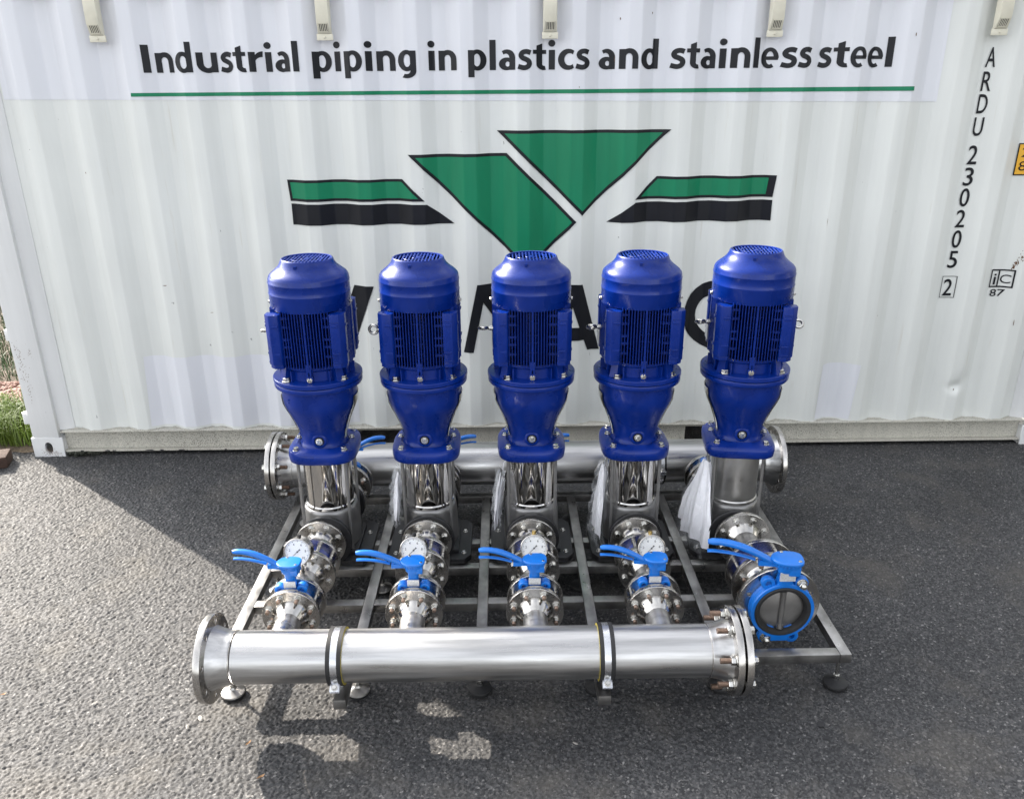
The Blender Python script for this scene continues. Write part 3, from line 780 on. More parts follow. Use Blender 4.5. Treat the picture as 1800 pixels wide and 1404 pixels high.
# --- skid frame
fr = thing('skid_frame', (0, 0, 0), 'low square-tube stainless steel frame carrying the five blue pumps', 'frame')
TW = .020
LX = [-1.235, -.7735, -.333, .0775, .512, .944]
def sq(name, x0, x1, y0, y1, z0=FT - .037, z1=FT): g = G(); g.box(x0, x1, y0, y1, z0, z1); return g.obj(name, FRAME, fr, bevel=.003)
FY = -2.059; BY = -.860
for i, x in enumerate(LX):
    if i in (0, 5): sq('tube', x - TW, x + TW, FY - TW, BY + TW)
    else: sq('tube', x - TW, x + TW, FY + TW + .0005, BY - TW - .0005)
sq('tube', LX[0] + TW + .0005, LX[5] - TW - .0005, FY - TW, FY + TW, z1=FT - .0008)
sq('tube', LX[0] + TW + .0005, LX[5] - TW - .0005, BY - TW, BY + TW, z1=FT - .0008)
for y in (-1.728, -1.481, -1.291):
    for a, b in zip(LX[:-1], LX[1:]): sq('tube', a + TW + .0005, b - TW - .0005, y - TW, y + TW, z1=FT - .001)
for x in (-.790, .0765): sq('support_stub', x - .021, x + .021, -2.266, FY - TW - .0005)
padg = G(); padg.lathe([(.0001, .0), (.040, .0), (.043, .004), (.043, .011), (.0001, .011)], 32)
PADME = padg.mesh('rubber_pad'); PADME.materials.append(RUBBER)
dg_ = G(); dg_.lathe([(.042, .011), (.041, .016), (.030, .021), (.014, .029), (.011, .036), (.0001, .037)], 32)
DOMEME = dg_.mesh('foot_plate')
DOMELIT = DOMEME.copy(); DOMELIT.materials.append(FRAME); DOMESHADED = DOMEME.copy(); DOMESHADED.materials.append(RUBBER)
rg = G(); rg.cyl(.0065, .030, FT - .0375, 14); rg.loft([[(x, y, z) for x, y in hexp(.011)] for z in (.038, .047)])
RODME = rg.mesh('threaded_rod'); RODME.materials.append(BOLT)
for y in (-2.042, -1.412, -.845):
    for i, x in enumerate((-1.222, -.775, -.340, .080, .525, .940)):
        f_ = put('foot', DOMELIT if i < 2 else DOMESHADED, None, fr, T(x, y, .002))  # left foot plates coloured as sunlit steel, the rest black as shaded
        put('rubber_pad', PADME, None, f_); put('threaded_rod', RODME, None, f_)

# --- pump builder
def superring(a, ex, z, n=64):
    out = []
    for k in range(n):
        t = 2 * PI * k / n; c, s = math.cos(t), math.sin(t)
        rr = (abs(c) ** ex + abs(s) ** ex) ** (-1 / ex)
        out.append((a * rr * c, a * rr * s, z))
    return out
parts_cache = {}
LANT = ((.1005, .668), (.0945, .678), (.0925, .690), (.0945, .706), (.1005, .732), (.1120, .764), (.1255, .796), (.1390, .824), (.1490, .850), (.1525, .880), (.1530, .928))
def pump(i, x):
    dz = .012 if i == 4 else 0
    labels = ['leftmost of five tall navy blue vertical pumps, no plastic bag hanging on it',
              'second blue vertical pump from the left, thin paper bag on its left side',
              'middle blue vertical pump, below the point of the green logo',
              'fourth blue vertical pump from the left, paper bag on its left side',
              'rightmost blue vertical pump with dull brushed barrel and eyebolts on both sides']
    p = thing('vertical_pump', (x, PY, FT), labels[i], 'pump', 'vertical booster pumps on the frame', rz=(0, 0, 0, 0, R(-7))[i])
    p.scale = (.977, .977, 1.011 if i == 4 else 1)
    def Z(z):                               # design heights -> measured heights above the frame
        t = ((.125, .165), (.235, .2845), (.35, .385), (.585, .613), (.905, .929), (1.226, 1.242), (1.4135, 1.424), (2, 2.01))
        for (a, b), (c, d) in zip(t[:-1], t[1:]):
            if z <= c: return b + (z - a) * (d - b) / (c - a) - FT
    key = 'p'
    def part(nm, mk, mt, bevel=0.0, ang=38, parent=None, share=True, M=None):
        k_ = (nm, mt.name) if share else None
        if k_ and k_ in parts_cache: me = parts_cache[k_]
        else:
            me = mk().mesh(nm, bevel, True, ang); me.materials.append(mt)
            if k_: parts_cache[k_] = me
        return put(nm, me, None, parent or p, M)
    # base plate
    def mk():
        g = G(); pl = [(-.172, -.10), (-.172, -.155), (-.11, -.16), (.11, -.16), (.172, -.155), (.172, -.10), (.172, .155), (-.172, .155)]
        g.prism([(-.178, -.13), (-.15, -.168), (.15, -.168), (.178, -.13), (.178, .13), (.15, .168), (-.15, .168), (-.178, .13)], Z(.1255), Z(.148))
        g.prism([(-.125, -.12), (.125, -.12), (.125, .12), (-.125, .12)], Z(.147), Z(.165)); return g
    bp_ = part('base_plate', mk, BLACK, .004)
    for bx in (-.1465, .1465):
        for by in (-.118, .06): put('bolt', BOLTS_ME, None, bp_, T(bx, by, Z(.148)))
    # casing with ports
    def mk():
        g = G(); g.lathe([(.0001, Z(.160)), (.118, Z(.160)), (.120, Z(.20)), (.116, Z(.31)), (.114, Z(.332)), (.112, Z(.343)), (.106, Z(.350)), (.0001, Z(.350))], 64)
        for s in (1, -1):
            M_ = T(0, 0, AX - FT) @ RX(R(90) * s)
            g.lathe([(.080, .05), (.078, .125), (.085, .150), (.104, .165), (.104, .174)], 40, M_)
        return g
    part('pump_casing', mk, CAST, ang=50)
    for s_ in (1, -1):
        def mk(s=s_): g = G(); g.ring(.05, .1125, .156, .1748, 56, T(0, 0, AX - FT) @ RX(R(90) * s), .002); return g
        part('port_flange', mk, BLACK, share=False)
    # barrel
    def mk():
        g = G(); g.lathe([(.1, Z(.350)), (.1045, Z(.351)), (.1045, Z(.362)), (.1005, Z(.367)), (.1005, Z(.60))], 96); return g
    part('barrel', mk, BRUSH if i == 4 else POLISH, ang=30)
    def mk(): g = G(); g.cyl(.0072, Z(.165), Z(.60), 12); return g
    for ax in (-.098, .098):
        for ay in (-.098, .098): part('tie_rod', mk, CAST, M=T(ax, ay, 0))
    # lantern
    def mk(e5=(5.0 if i == 4 else 3.5)):
        g = G()
        rr = [superring(.134, e5, Z(.585)), superring(.1395, e5, Z(.590)), superring(.1425, e5, Z(.612)), superring(.1415, e5, Z(.628)), superring(.135, 4.6, Z(.634)),
              superring(.122, 3.4, Z(.640)), superring(.109, 2.6, Z(.648))] + [superring(r, 2, z - FT) for r, z in LANT]
        g.loft(rr); return g
    la = part('lantern', mk, NAVY, ang=55, share=i < 4)
    def mk(): g = G(); g.cyl(.024, Z(.628), Z(.6375), 24, bev=.0015); return g
    for ax in (-.098, .098):
        for ay in (-.098, .098): part('bolt_pad', mk, NAVY, parent=la, M=T(ax, ay, 0))
    def mk(): g = G(); g.lathe([(.031, -.004), (.031, .0), (.027, .003), (.021, .003), (.018, -.006)], 24, T(0, -.0965, Z(.676)) @ RX(R(90))); return g
    part('plug_boss', mk, NAVY, parent=la)
    def mk(): g = G(); g.cyl(.004, 0, .003, 10, TOFRONT); return g
    for s_ in (-1, 1):
        for zz in (.852, .865): part('pop_rivet', mk, NAVY, parent=la, M=T(s_ * .100, -.112 - (zz - .852) * .3, Z(zz)))
    for ax in (-.098, .098):
        for ay in (-.098, .098):
            put('nut', NUT_ME, None, la, T(ax, ay, Z(.6375)) @ RZ(random.random() * 2))
    g = G(); g.cyl(.018, 0, .0015, 20, T(0, -.0975, Z(.676)) @ TOFRONT); g.obj('plug_recess', DARK, la)
    put('plug', BOLT_ME, None, la, T(0, -.099, Z(.675)) @ TOFRONT)
    # coupling guards on both sides
    for a_ in (0, PI):
        def mk(a=a_):
            g = G()
            pr = [(r + .0045, z - FT) for r, z in LANT[2:-1]]
            b0, b1 = (-20, 45) if a == 0 else (-45, 20)
            g.lathe(pr, 16, None, a + R(b0), a + R(b1))
            return g
        gu = part('coupling_guard', mk, POLISH, share=False)
    for s in (-1, 1):
        put('bolt', BOLTS_ME, None, gu, T(s * .112, .015, Z(.646)))
    # flange pair
    def mk(): g = G(); g.lathe([(.15, Z(.899)), (.174, Z(.902)), (.177, Z(.906)), (.177, Z(.920)), (.1755, Z(.9225)), (.1, Z(.9225))], 80); return g
    part('lantern_flange', mk, NAVY, parent=la)
    def mk(): g = G(); g.lathe([(.168, Z(.9222)), (.168, Z(.9252))], 80); return g
    part('flange_gap', mk, DARK, parent=la)
    def mk():
        g = G(); g.lathe([(.1, Z(.925)), (.1765, Z(.925)), (.179, Z(.928)), (.179, Z(.941)), (.1765, Z(.944)), (.150, Z(.945)), (.134, Z(.948)), (.131, Z(.985)), (.138, Z(.992)), (.139, Z(1.004)), (.10, Z(1.004))], 80)
        for k in range(36):      # small ribs round the end bell
            a = 2 * PI * k / 36
            if k % 9 in (4, 5): continue
            if k % 3 == 0: g.box(.128, .152, -.0022, .0022, Z(.944), Z(.990), RZ(a))
        for a in (45, 135, 225, 315): g.add([(.126, -.020, Z(.944)), (.164, -.018, Z(.944)), (.150, -.016, Z(1.004)), (.126, -.016, Z(1.004)), (.126, .020, Z(.944)), (.164, .018, Z(.944)), (.150, .016, Z(1.004)), (.126, .016, Z(1.004))],
                                              [(0, 1, 2, 3), (7, 6, 5, 4), (1, 5, 6, 2), (3, 2, 6, 7), (0, 4, 5, 1)], RZ(R(a)))
        return g
    mo = part('motor_flange', mk, NAVY)
    for k in range(4):
        a = R(45 + 90 * k + 6)
        put('bolt', BOLTL_ME, None, mo, T(.156 * math.cos(a), .156 * math.sin(a), Z(.9445)) @ RZ(random.random() * 2))
    g = G(); g.box(-.010, .010, -.152, -.13, Z(.972), Z(1.022)); g.box(-.0135, .0135, -.149, -.13, Z(.9445), Z(.972)); g.obj('drain_boss', NAVY, mo, bevel=.002)
    put('screw', BOLTS_ME, None, mo, T(0, -.149, Z(.957)) @ TOFRONT)
    # motor body: core, fins, corner pads
    def mk():
        g = G(); g.cyl(.118, Z(1.0), Z(1.235), 48)
        for q in range(4):
            M_ = RZ(PI / 2 * q)
            # corner pad
            for sx in (1,):
                pl = [(.094, -.09), (.096, -.1475), (.101, -.1515), (.133, -.1515), (.1525, -.132), (.1525, -.101), (.1485, -.096), (.10, -.085)]
                g.prism(pl, Z(1.022), Z(1.222), M_)
                g.prism([(.094, -.09), (.096, -.145), (.101, -.149), (.128, -.149), (.149, -.128), (.149, -.101), (.149, -.096), (.10, -.085)], Z(1.006), Z(1.0222), M_)
                for z in (1.062, 1.172):
                    g.box(.100, .128, -.1555, -.15, Z(z), Z(z + .0085), M_); g.box(.150, .1555, -.126, -.100, Z(z), Z(z + .0085), M_)
                g.box(.0995, .133, -.1535, -.15, Z(1.03), Z(1.034), M_); g.box(.0995, .133, -.1535, -.15, Z(1.19), Z(1.194), M_)
        return g
    mb = part('motor_body', mk, NAVY, .0014)
    def mk():
        g = G()
        for q in range(4):
            M_ = RZ(PI / 2 * q)
            for k in range(-8, 9):
                xx = k * .0112; w = .0034 if k == 0 else .0014
                yo = -math.sqrt(max(.1535 ** 2 - (xx * .62) ** 2, 0)) + (.0 if abs(k) < 7 else .006)
                if k == 0: yo -= .003
                g.box(xx - w, xx + w, yo, -.07, Z(1.004), Z(1.232), M_)
            for z in (1.045, 1.085, 1.115, 1.165, 1.20):
                for s in (-1, 1): g.box(*sorted((s * .062, s * .096)), -.133, -.09, Z(z), Z(z + .009), M_)
                g.box(-.02, .02, -.138, -.09, Z(z + .01), Z(z + .014), M_)
        return g
    part('cooling_fins', mk, NAVY, parent=mb, ang=25)
    # eyebolts
    def mk():
        g = G(); g.torus(.0175, .0058, 28, 10, T(-.192, 0, 0) @ RX(R(90))); g.cyl(.010, .155, .166, 16, TOLEFT); g.cyl(.007, .150, .176, 12, TOLEFT); return g
    tw = (R(70), R(6), R(68), R(55), R(60))[i]
    part('eyebolt', mk, BOLT, parent=mb, M=T(0, 0, Z(1.12)) @ RX(tw))
    if i == 4: part('eyebolt', mk, BOLT, parent=mb, M=T(0, 0, Z(1.12)) @ RZ(PI) @ RX(R(50)))
    g = G(); g.box(-.215, -.158, .0, .10, Z(1.03), Z(1.19)); g.obj('terminal_box', NAVY, mb, bevel=.006) if False else None
    g = G(); g.box(-.1595, -.1575, .02, .085, Z(1.04), Z(1.10)); g.obj('nameplate', LABEL, mb)
    # fan cowl
    def mk():
        g = G()
        g.lathe([(.1495, Z(1.226)), (.1555, Z(1.2255)), (.157, Z(1.228)), (.157, Z(1.281)), (.1582, Z(1.2835)), (.1582, Z(1.2875)), (.1568, Z(1.2905)), (.1565, Z(1.322)), (.1578, Z(1.325)), (.1578, Z(1.329)), (.1562, Z(1.332)),
                 (.1555, Z(1.342)), (.1525, Z(1.350)), (.146, Z(1.358)), (.137, Z(1.3655)), (.127, Z(1.373)), (.118, Z(1.3805)), (.1105, Z(1.389)), (.105, Z(1.398)), (.1018, Z(1.4065)), (.0998, Z(1.4115)), (.0965, Z(1.4135)), (.0925, Z(1.4120)), (.0925, Z(1.400)), (.1, Z(1.39))], 96)
        g.box(-.0055, .0055, -.1115, -.098, Z(1.389), Z(1.4005), RZ(R(-12)))
        return g
    cw = part('fan_cowl', mk, NAVY, ang=50)
    def mk():
        g = G()
        n = 14
        for k in range(n):
            xx = -.0925 + .185 * (k + .5) / n; hl = math.sqrt(max(.0932 ** 2 - xx ** 2, 1e-6))
            g.box(xx - .0024, xx + .0024, -hl, hl, Z(1.4055), Z(1.4095))
        for rr in (.022, .058):
            g.ring(rr - .0018, rr + .0018, Z(1.4058), Z(1.4102), 48, None, .0004)
        g.cyl(.009, Z(1.404), Z(1.4105), 16)
        return g
    part('fan_grille', mk, NAVY, parent=cw)
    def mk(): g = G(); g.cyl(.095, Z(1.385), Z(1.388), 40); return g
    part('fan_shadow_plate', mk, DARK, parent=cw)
    for s in (-1, 1):
        put('screw', BOLTS_ME, None, cw, T(s * .157, -.012, Z(1.243)) @ (TORIGHT if s > 0 else TOLEFT) @ Matrix.Scale(.8, 4))
    if dz: p.location.z += 0.0
    return p
for i, x in enumerate(PX): pump(i, x)

# --- pipe pieces (axis along Y). local frame: origin at axis centre, +Z towards the camera (world -Y)
def along(y): return T(0, 0, 0)
def front_spool(i, x, r_f, r_p, ya, yb, label, name='discharge_spool', group=None, first='bolt', last=None, rb=None, nb=8, r_f2=None, grp=None, rp2=None, gap=.02):
    """flanged spool from ya (pump side) to yb (camera side); ya > yb"""
    r_f2 = r_f2 or r_f; rp2 = rp2 or r_p
    t = thing(name, (x, ya, AX), label, 'pipe spool', group)
    L = ya - yb; th = .020
    M0 = TOFRONT
    g = G(); g.lathe([(r_p, .02), (r_p, L * .45), (rp2, L * .55), (rp2, L - .02)], 48, M0); g.obj('pipe', PIPE, t, ang=50)
    put('flange', flange_mesh(r_f, r_p * .9, th, nb, r_f * .8, .009), FLANGE, t, M0 @ T(0, 0, th / 2))
    put('flange', flange_mesh(r_f2, rp2 * .9, th, nb, r_f2 * .8, .009), FLANGE, t, M0 @ T(0, 0, L - th / 2))
    nl = min(.034, (L - 2 * th) * .48)
    def neck(z0, s, r): return [(r * 1.46, z0), (r * 1.44, z0 + s * .003), (r * 1.10, z0 + s * (nl - .006)), (r * 1.01, z0 + s * nl)]
    g = G(); g.lathe(neck(th, 1, r_p), 48, M0); g.obj('weld_neck', NECK, t, ang=30)
    g = G(); g.lathe(neck(L - th, -1, rp2), 48, M0); g.obj('weld_neck', NECK, t, ang=30)
    bolt_circle(t, M0 @ T(0, 0, th), r_f * .8, nb, first)
    return t, M0, L
DNF = .1008; DNP = .0434
def studs_between(parent, M, rb, n, z0, z1, r=.0072):
    for k in range(n):
        a = 2 * PI * (k + .5) / n
        g = G(); g.cyl(r, z0, z1, 12, M @ T(rb * math.cos(a), rb * math.sin(a), 0)); g.obj('stud', BOLT, parent)
names5 = ['of the leftmost pump', 'of the second pump from the left', 'of the middle pump', 'of the fourth pump from the left', 'of the rightmost pump']
for i, x in enumerate(CX):
    big = i == 4
    rf = .113 if big else DNF; rp = .052 if big else DNP
    YA, YB = -1.4812, (-1.742 if big else -1.629)
    rfb = .134 if big else DNF; rpb = .068 if big else DNP
    front_spool(i, x, rf, rp, YA, YB, 'short flanged spool bolted to the casing ' + names5[i], 'flanged_spool', 'flanged spools at the pump outlets', r_f2=rfb, rp2=rpb)
    # wafer check valve
    yc0, yc1 = (-1.742, -1.817) if big else (-1.629, -1.701)
    t = thing('check_valve', (x, yc0, AX), 'dark blue wafer check valve in line ' + names5[i], 'check valve', 'wafer check valves')
    Lc = yc0 - yc1
    g = G(); ro = rfb * .70
    g.lathe([(rpb, .0005), (ro, .0005), (ro, Lc * .28), (ro * .93, Lc * .36), (ro * .93, Lc * .55), (ro, Lc * .63), (ro, Lc - .0005), (rpb, Lc - .0005)], 56, TOFRONT, close=True)
    g.obj('valve_body', BLUECHK, t)
    studs_between(t, TOFRONT, rfb * .8, 8, -.001, Lc + .001)
    # gauge spool
    yd = (-1.950 if big else -1.897)
    t, M0, L = front_spool(i, x, rfb, rpb, yc1, yd, 'flanged spool behind the blue lever valve ' + names5[i], 'flanged_spool', 'flanged spools behind the butterfly valves', first='nut' if big else 'bolt', r_f2=.1475 if big else DNF, rp2=.076 if big else DNP)

# --- pressure gauges
_gm = {}
def gauge(i, x, y, z, label):
    t = thing('pressure_gauge', (x, y, z), label, 'gauge', 'pressure gauges', rz=(R(-6), R(-2), 0, R(3))[i])
    F = RX(R(90 - 14))
    rG = .0505
    g = G(); g.lathe([(.0001, -.040), (rG * .92, -.040), (rG * .98, -.036), (rG * .98, -.006), (rG * 1.02, -.004), (rG * 1.02, .004), (rG * .97, .006), (rG * .93, .004), (rG * .90, -.001), (.0001, -.001)], 56, F)
    c = g.obj('case', FLANGE, t, ang=35)
    g = G(); g.cyl(rG * .905, -.0008, .0, 48, F); d = g.obj('dial', DIAL, t)
    g = G()
    for k in range(51):
        a = R(225 - 270 * k / 50); r0 = .80 if k % 5 else .74; w = .0004 if k % 5 else .0008
        g.box(rG * r0, rG * .86, -w, w, .0003, .0007, F @ RZ(a))
    g.obj('scale_marks', INK, d)
    for k, s in enumerate(('0', '2', '4', '6', '8', '10')):
        if s == '0': continue
        a = R(225 - 270 * k / 5)
        if s not in _gm:
            me = text_mesh(s, .01); xa = max(v.co.x for v in me.vertices) / 2
            for v in me.vertices: v.co = ((v.co.x - xa) * .0125, (v.co.y - .36) * .0125, 0)
            me.materials.append(INK); _gm[s] = me
        put('numeral', _gm[s], None, d, F @ T(rG * .60 * math.cos(a), rG * .60 * math.sin(a), .0008))
    g = G(); a = R(225)
    g.add([(-.014, -.0032, .002), (-.004, -.0012, .002), (rG * .78, -.0005, .002), (rG * .78, .0005, .002), (-.004, .0012, .002), (-.014, .0032, .002)], [(0, 1, 2, 3, 4, 5)], F @ RZ(a)); g.cyl(.0035, .0015, .0030, 16, F)
    g.obj('needle', INK, d, smooth=False)
    g = G(); g.cyl(rG * .92, .0045, .0052, 48, F); g.obj('glass', GLASS, t)
    g = G(); g.cyl(.0075, 0, .010, 16, F @ T(0, rG * .98, -.020) @ RX(R(-90))); g.obj('vent_plug', BRASS if i > 1 else INK, t)
    g = G(); zc = -(z - AX) + DNP
    g.cyl(.0075, zc, -.045, 16, T(0, .018, 0)); g.loft([[(px, py + .018, zz) for px, py in hexp(.0125)] for zz in (-.072, -.052)])
    g.cyl(.0115, zc - .004, zc + .032, 18, T(0, .018, 0)); g.cyl(.007, -.02, .02, 14, T(.0, .018, zc + .045) @ TORIGHT)
    g.obj('gauge_cock', FLANGE, t, bevel=.0008)
gl = ['round pressure gauge on the leftmost pump line, tilted left in sunlight', 'round pressure gauge behind the second blue lever from the left', 'round pressure gauge in front of the middle pump', 'round pressure gauge behind the fourth blue lever from the left']
for i, (x, z) in enumerate(((-1.006, .438), (-.580, .438), (-.137, .440), (.296, .432))): gauge(i, x, -1.800, z, gl[i])

# --- butterfly valves: local origin at the disc centre, body along Y, stem up
def lever_geo(g, L, drop, s=1.0):
    # main arm to -X from the head, rising then levelling; trigger below
    pts = []; rad = []
    for k in range(15):
        u = k / 14
        x = -.030 * s - L * u
        z = drop * (-1.0 + 1.55 * math.sin(min(u * 1.12, 1) * PI / 2) ** 1.0) + (.010 * s * u)
        z = -.012 * s + .060 * s * math.sin(u * PI * .56) - .004 * s * u
        pts.append((x, 0, z)); rad.append((.0085 + .0015 * math.sin(u * PI)) * s)
    rad[-1] *= .75
    g.sweep(pts, rad, 12, None, flat=1.15)
    pts = [(-.030 * s - L * u, 0, (-.022 + .047 * math.sin(u * PI * .5) - .010 * u) * s) for u in [.30 + .70 * k / 9 for k in range(10)]]
    g.sweep(pts, [.0040 * s] * 10, 10, None, flat=1.9)
    g.box(-.075 * s, -.02 * s, -.008 * s, .008 * s, -.019 * s, -.004 * s)
    return g
def butterfly(x, y, ro, gap, L, hz, label, group, side=-1, tilt=0.0, open_face=False, s=1.0):
    t = thing('butterfly_valve', (x, y, AX), label, 'valve', group)
    h = gap / 2
    ri = ro * (.69 if open_face else .62)
    g = G()
    if open_face:
        g.lathe([(ri * 1.24, -h + .0005), (ro * .98, -h + .0005), (ro, -h + .006), (ro, -.012), (ro * .96, -.008), (ro * .96, .010), (ro, .014), (ro, h - .004), (ro * .975, h), (ri * 1.285, h), (ri * 1.25, h - .003)], 72, TOFRONT, close=True)
    else:
        g.lathe([(ri, -h + .0005), (ro, -h + .0005), (ro, h - .0005), (ri, h - .0005)], 56, TOFRONT, close=True)
    bo = g.obj('valve_body', VBLUE, t, ang=45)
    # ears
    for a in ((66, 114) if not open_face else (62, 118, 247, 293)):
        rr = ro * 1.10 if open_face else .094
        g = G(); M_ = TOFRONT @ T(rr * math.cos(R(a)), rr * math.sin(R(a)), 0)
        g.ring(.0085 * s, .019 * s, -h * .45, h * .55, 24, M_, .002)
        g.box(-.016 * s, .016 * s, -.03 * s, 0, -h * .3, h * .4, M_ @ RZ(R(a - 90)) @ T(0, -.006 * s, 0))
        g.obj('ear', VBLUE, bo, bevel=.002)
    # neck up to the head
    zt = hz - AX
    g = G()
    g.loft([superring2(.024 * s, .017 * s, ro * .93), superring2(.019 * s, .016 * s, ro + .014 * s), superring2(.018 * s, .0165 * s, zt - .040 * s), superring2(.026 * s, .024 * s, zt - .028 * s), superring2(.028 * s, .026 * s, zt - .012 * s)])
    g.obj('neck', VBLUE, t, bevel=.0015)
    if open_face: g = G(); g.box(-.030, .030, -.02, .02, -ro * 1.11, -ro * .95); g.obj('bottom_lug', VBLUE, t, bevel=.002)
    # head (toothed quadrant + cover)
    hd = G()
    n = 40; Rh = .043 * s
    def head(rs, z, sq=1.0):
        out = []
        for k in range(n):
            a = 2 * PI * k / n; r = Rh * rs
            c, s_ = math.cos(a), math.sin(a)
            ex = 2.0 if c < 0.1 else 3.2
            q = (abs(c) ** ex + abs(s_) ** ex) ** (-1 / ex)
            out.append((r * q * c, r * q * s_ * .82, z))
        return out
    hd.loft([head(.86, zt - .013 * s), head(.86, zt - .002 * s)]); hd.loft([head(.97, zt - .0018 * s), head(1.0, zt + .0005 * s), head(1.0, zt + .0055 * s), head(.95, zt + .0080 * s)])
    for k in range(9):
        a = R(205 + 13 * k); hd.box(Rh * .80, Rh * .955, -.0019 * s, .0019 * s, zt - .010 * s, zt - .001 * s, Matrix.Diagonal((1, .82, 1, 1)) @ RZ(a))
    hd.box(.004 * s, .034 * s, -.024 * s, .024 * s, zt - .036 * s, zt - .0065 * s)
    he = hd.obj('head', VBLUE, t, bevel=.0012)
    if side > 0: he.rotation_euler = (0, 0, PI)
    he.rotation_euler.z += tilt
    g = G()
    for px, py in ((-.012, .026), (.030, -.018)): g.cyl(.0048 * s, zt + .0078 * s, zt + .0098 * s, 12, T(px * s, py * s, 0), bev=.0006)
    g.obj('screw', BOLT, he)
    le = lever_geo(G(), L, .03, s).obj('lever', VBLUE, t, bevel=0)
    le.location = (0, 0, zt + .0); le.rotation_euler = (0, 0, tilt + (PI if side > 0 else 0))
    # label plate
    g = G(); za, zb = (ro + .018, ro + .052) if open_face else (.100, .124); g.box(-.021 * s, .021 * s, -.0225 * s, -.0185 * s, za, zb); g.obj('label_plate', LABEL, t)
    if open_face:
        g = G(); g.lathe([(ri * 1.02, -h), (ri * 1.23, -h), (ri * 1.275, h + .002), (ri * 1.22, h + .005), (ri * 1.10, h + .004), (ri * 1.02, h - .006)], 72, TOFRONT, close=True); g.obj('rubber_seat', RUBBER, t)
        g = G(); g.lathe([(.0001, -.005), (ri * .9, -.006), (ri * 1.018, -.002), (ri * 1.018, .002), (ri * .9, .006), (.0001, .007)], 64, TOFRONT); dd = g.obj('disc', DISC, t)
        g = G(); g.cyl(.0105, -ri * .93, ri * .99, 20, T(0, -.008, 0)); g.cyl(.0135, -ri * .96, -ri * .80, 20, T(0, -.008, 0)); g.obj('stem', DISC, dd)
        for a in (62, 247):
            put('nut', NUTL_ME, None, t, TOFRONT @ T(ro * 1.10 * math.cos(R(a)), ro * 1.10 * math.sin(R(a)), h * .55)); put('stud', STUDS_ME, BOLT, t, TOFRONT @ T(ro * 1.10 * math.cos(R(a)), ro * 1.10 * math.sin(R(a)), h * .55))
    else:
        studs_between(t, TOFRONT, DNF * .8, 8, -h - .001, h + .001)
    return t
def superring2(a, b, z, n=24, ex=3.5):
    out = []
    for k in range(n):
        t = 2 * PI * k / n; c, s = math.cos(t), math.sin(t); q = (abs(c) ** ex + abs(s) ** ex) ** (-1 / ex)
        out.append((a * q * c, b * q * s, z))
    return out
vl = ['blue lever butterfly valve on the leftmost pump line, lever reaching over sunlit asphalt', 'second small blue lever butterfly valve from the left, before a gauge', 'blue lever butterfly valve in line with the middle pump', 'fourth small blue lever butterfly valve from the left']
for i in range(4):
    butterfly(CX[i] - (.004, .004, .004, .006)[i], -1.928, .064, .062, .165, .470, vl[i], 'lever butterfly valves on the front manifold', tilt=(R(-4), R(2), R(0), R(-2))[i])
butterfly(.735, -1.9715, .113, .043, .235, .484, 'large open-faced blue butterfly valve at the right end of the frame', 'lever butterfly valves on the front manifold', open_face=True, s=1.28, tilt=R(-8))

# --- front manifold
MY = -2.192; MR = .0850
mf = thing('discharge_manifold', (0, MY, AX), 'thick horizontal stainless steel pipe in front with an open flange at left', 'pipe')
g = G(); g.lathe([(MR - .004, -1.125), (MR, -1.125), (MR, .428), (MR - .004, .428)], 96, TORIGHT, close=True); g.obj('pipe', PIPE, mf, ang=30)
MF = .1425
def manifold_end(xe, s, mr, mfr, parent, holes=8):
    """welding-neck flange at xe, neck towards -s"""
    th = .022
    put('flange', flange_mesh(mfr, mr * .95, th, holes, mfr * .84, .0105), FLANGE, parent, T(xe, 0, 0) @ TORIGHT)
    g = G(); z0 = -s * th / 2
    g.lathe([(mr * 1.22, z0), (mr * 1.19, z0 - s * .006), (mr * 1.045, z0 - s * .042), (mr * 1.012, z0 - s * .058), (mr * 1.02, z0 - s * .062), (mr, z0 - s * .066)], 72, T(xe, 0, 0) @ TORIGHT); g.obj('weld_neck', PIPE, parent, ang=45)
manifold_end(-1.209, -1, MR, MF, mf)
manifold_end(.493, 1, MR, MF, mf)
g = G(); g.lathe([(.0001, -.003), (MF * .72, -.003), (MF * .72, .003), (.0001, .003)], 48, T(.507, 0, 0) @ TORIGHT); g.obj('gasket', RUBBER, mf)
bf = put('blind_flange', flange_mesh(MF, 0, .022, 8, MF * .84, .0105), FLANGE, mf, T(.522, 0, 0) @ TORIGHT)
for k in range(8):
    a = 2 * PI * (k + .5) / 8; yy, zz = MF * .84 * math.cos(a), MF * .84 * math.sin(a)
    put('bolt', BOLTL_ME, None, mf, T(.533, yy, zz) @ TORIGHT @ RZ(random.random()))
    nu = put('nut', NUTL_ME, None, mf, T(.482, yy, zz) @ TOLEFT @ RZ(random.random())); put('stud', stud_mesh(1.3, .040) if k == 0 else bpy.data.meshes['stud_long'], STUD, nu)
    if k == 0: nu.children[0].data.name = 'stud_long'
for i in range(4):
    xb = CX[i] - (.004, .004, .004, .004)[i]
    g = G(); g.lathe([(DNP, .03), (DNP, .19)], 48, T(xb, 0, 0) @ RX(R(-90))); g.obj('branch_pipe', PIPE, mf, ang=50)
    ye = -1.979 - MY                    # flange front face (local y)
    fo = put('flange', flange_mesh(DNF, DNP * .9, .020, 8, DNF * .8, .009), FLANGE, mf, T(xb, ye + .010, 0) @ TOFRONT)
    g = G(); g.lathe([(DNP * 1.50, 0), (DNP * 1.48, .003), (DNP * 1.12, .032), (DNP * 1.02, .038), (DNP, .040)], 48, T(xb, ye, 0) @ TOFRONT); g.obj('weld_neck', NECK, mf, ang=30)
    bolt_circle(mf, T(xb, ye, 0) @ TOFRONT, DNF * .8, 8, 'nut')
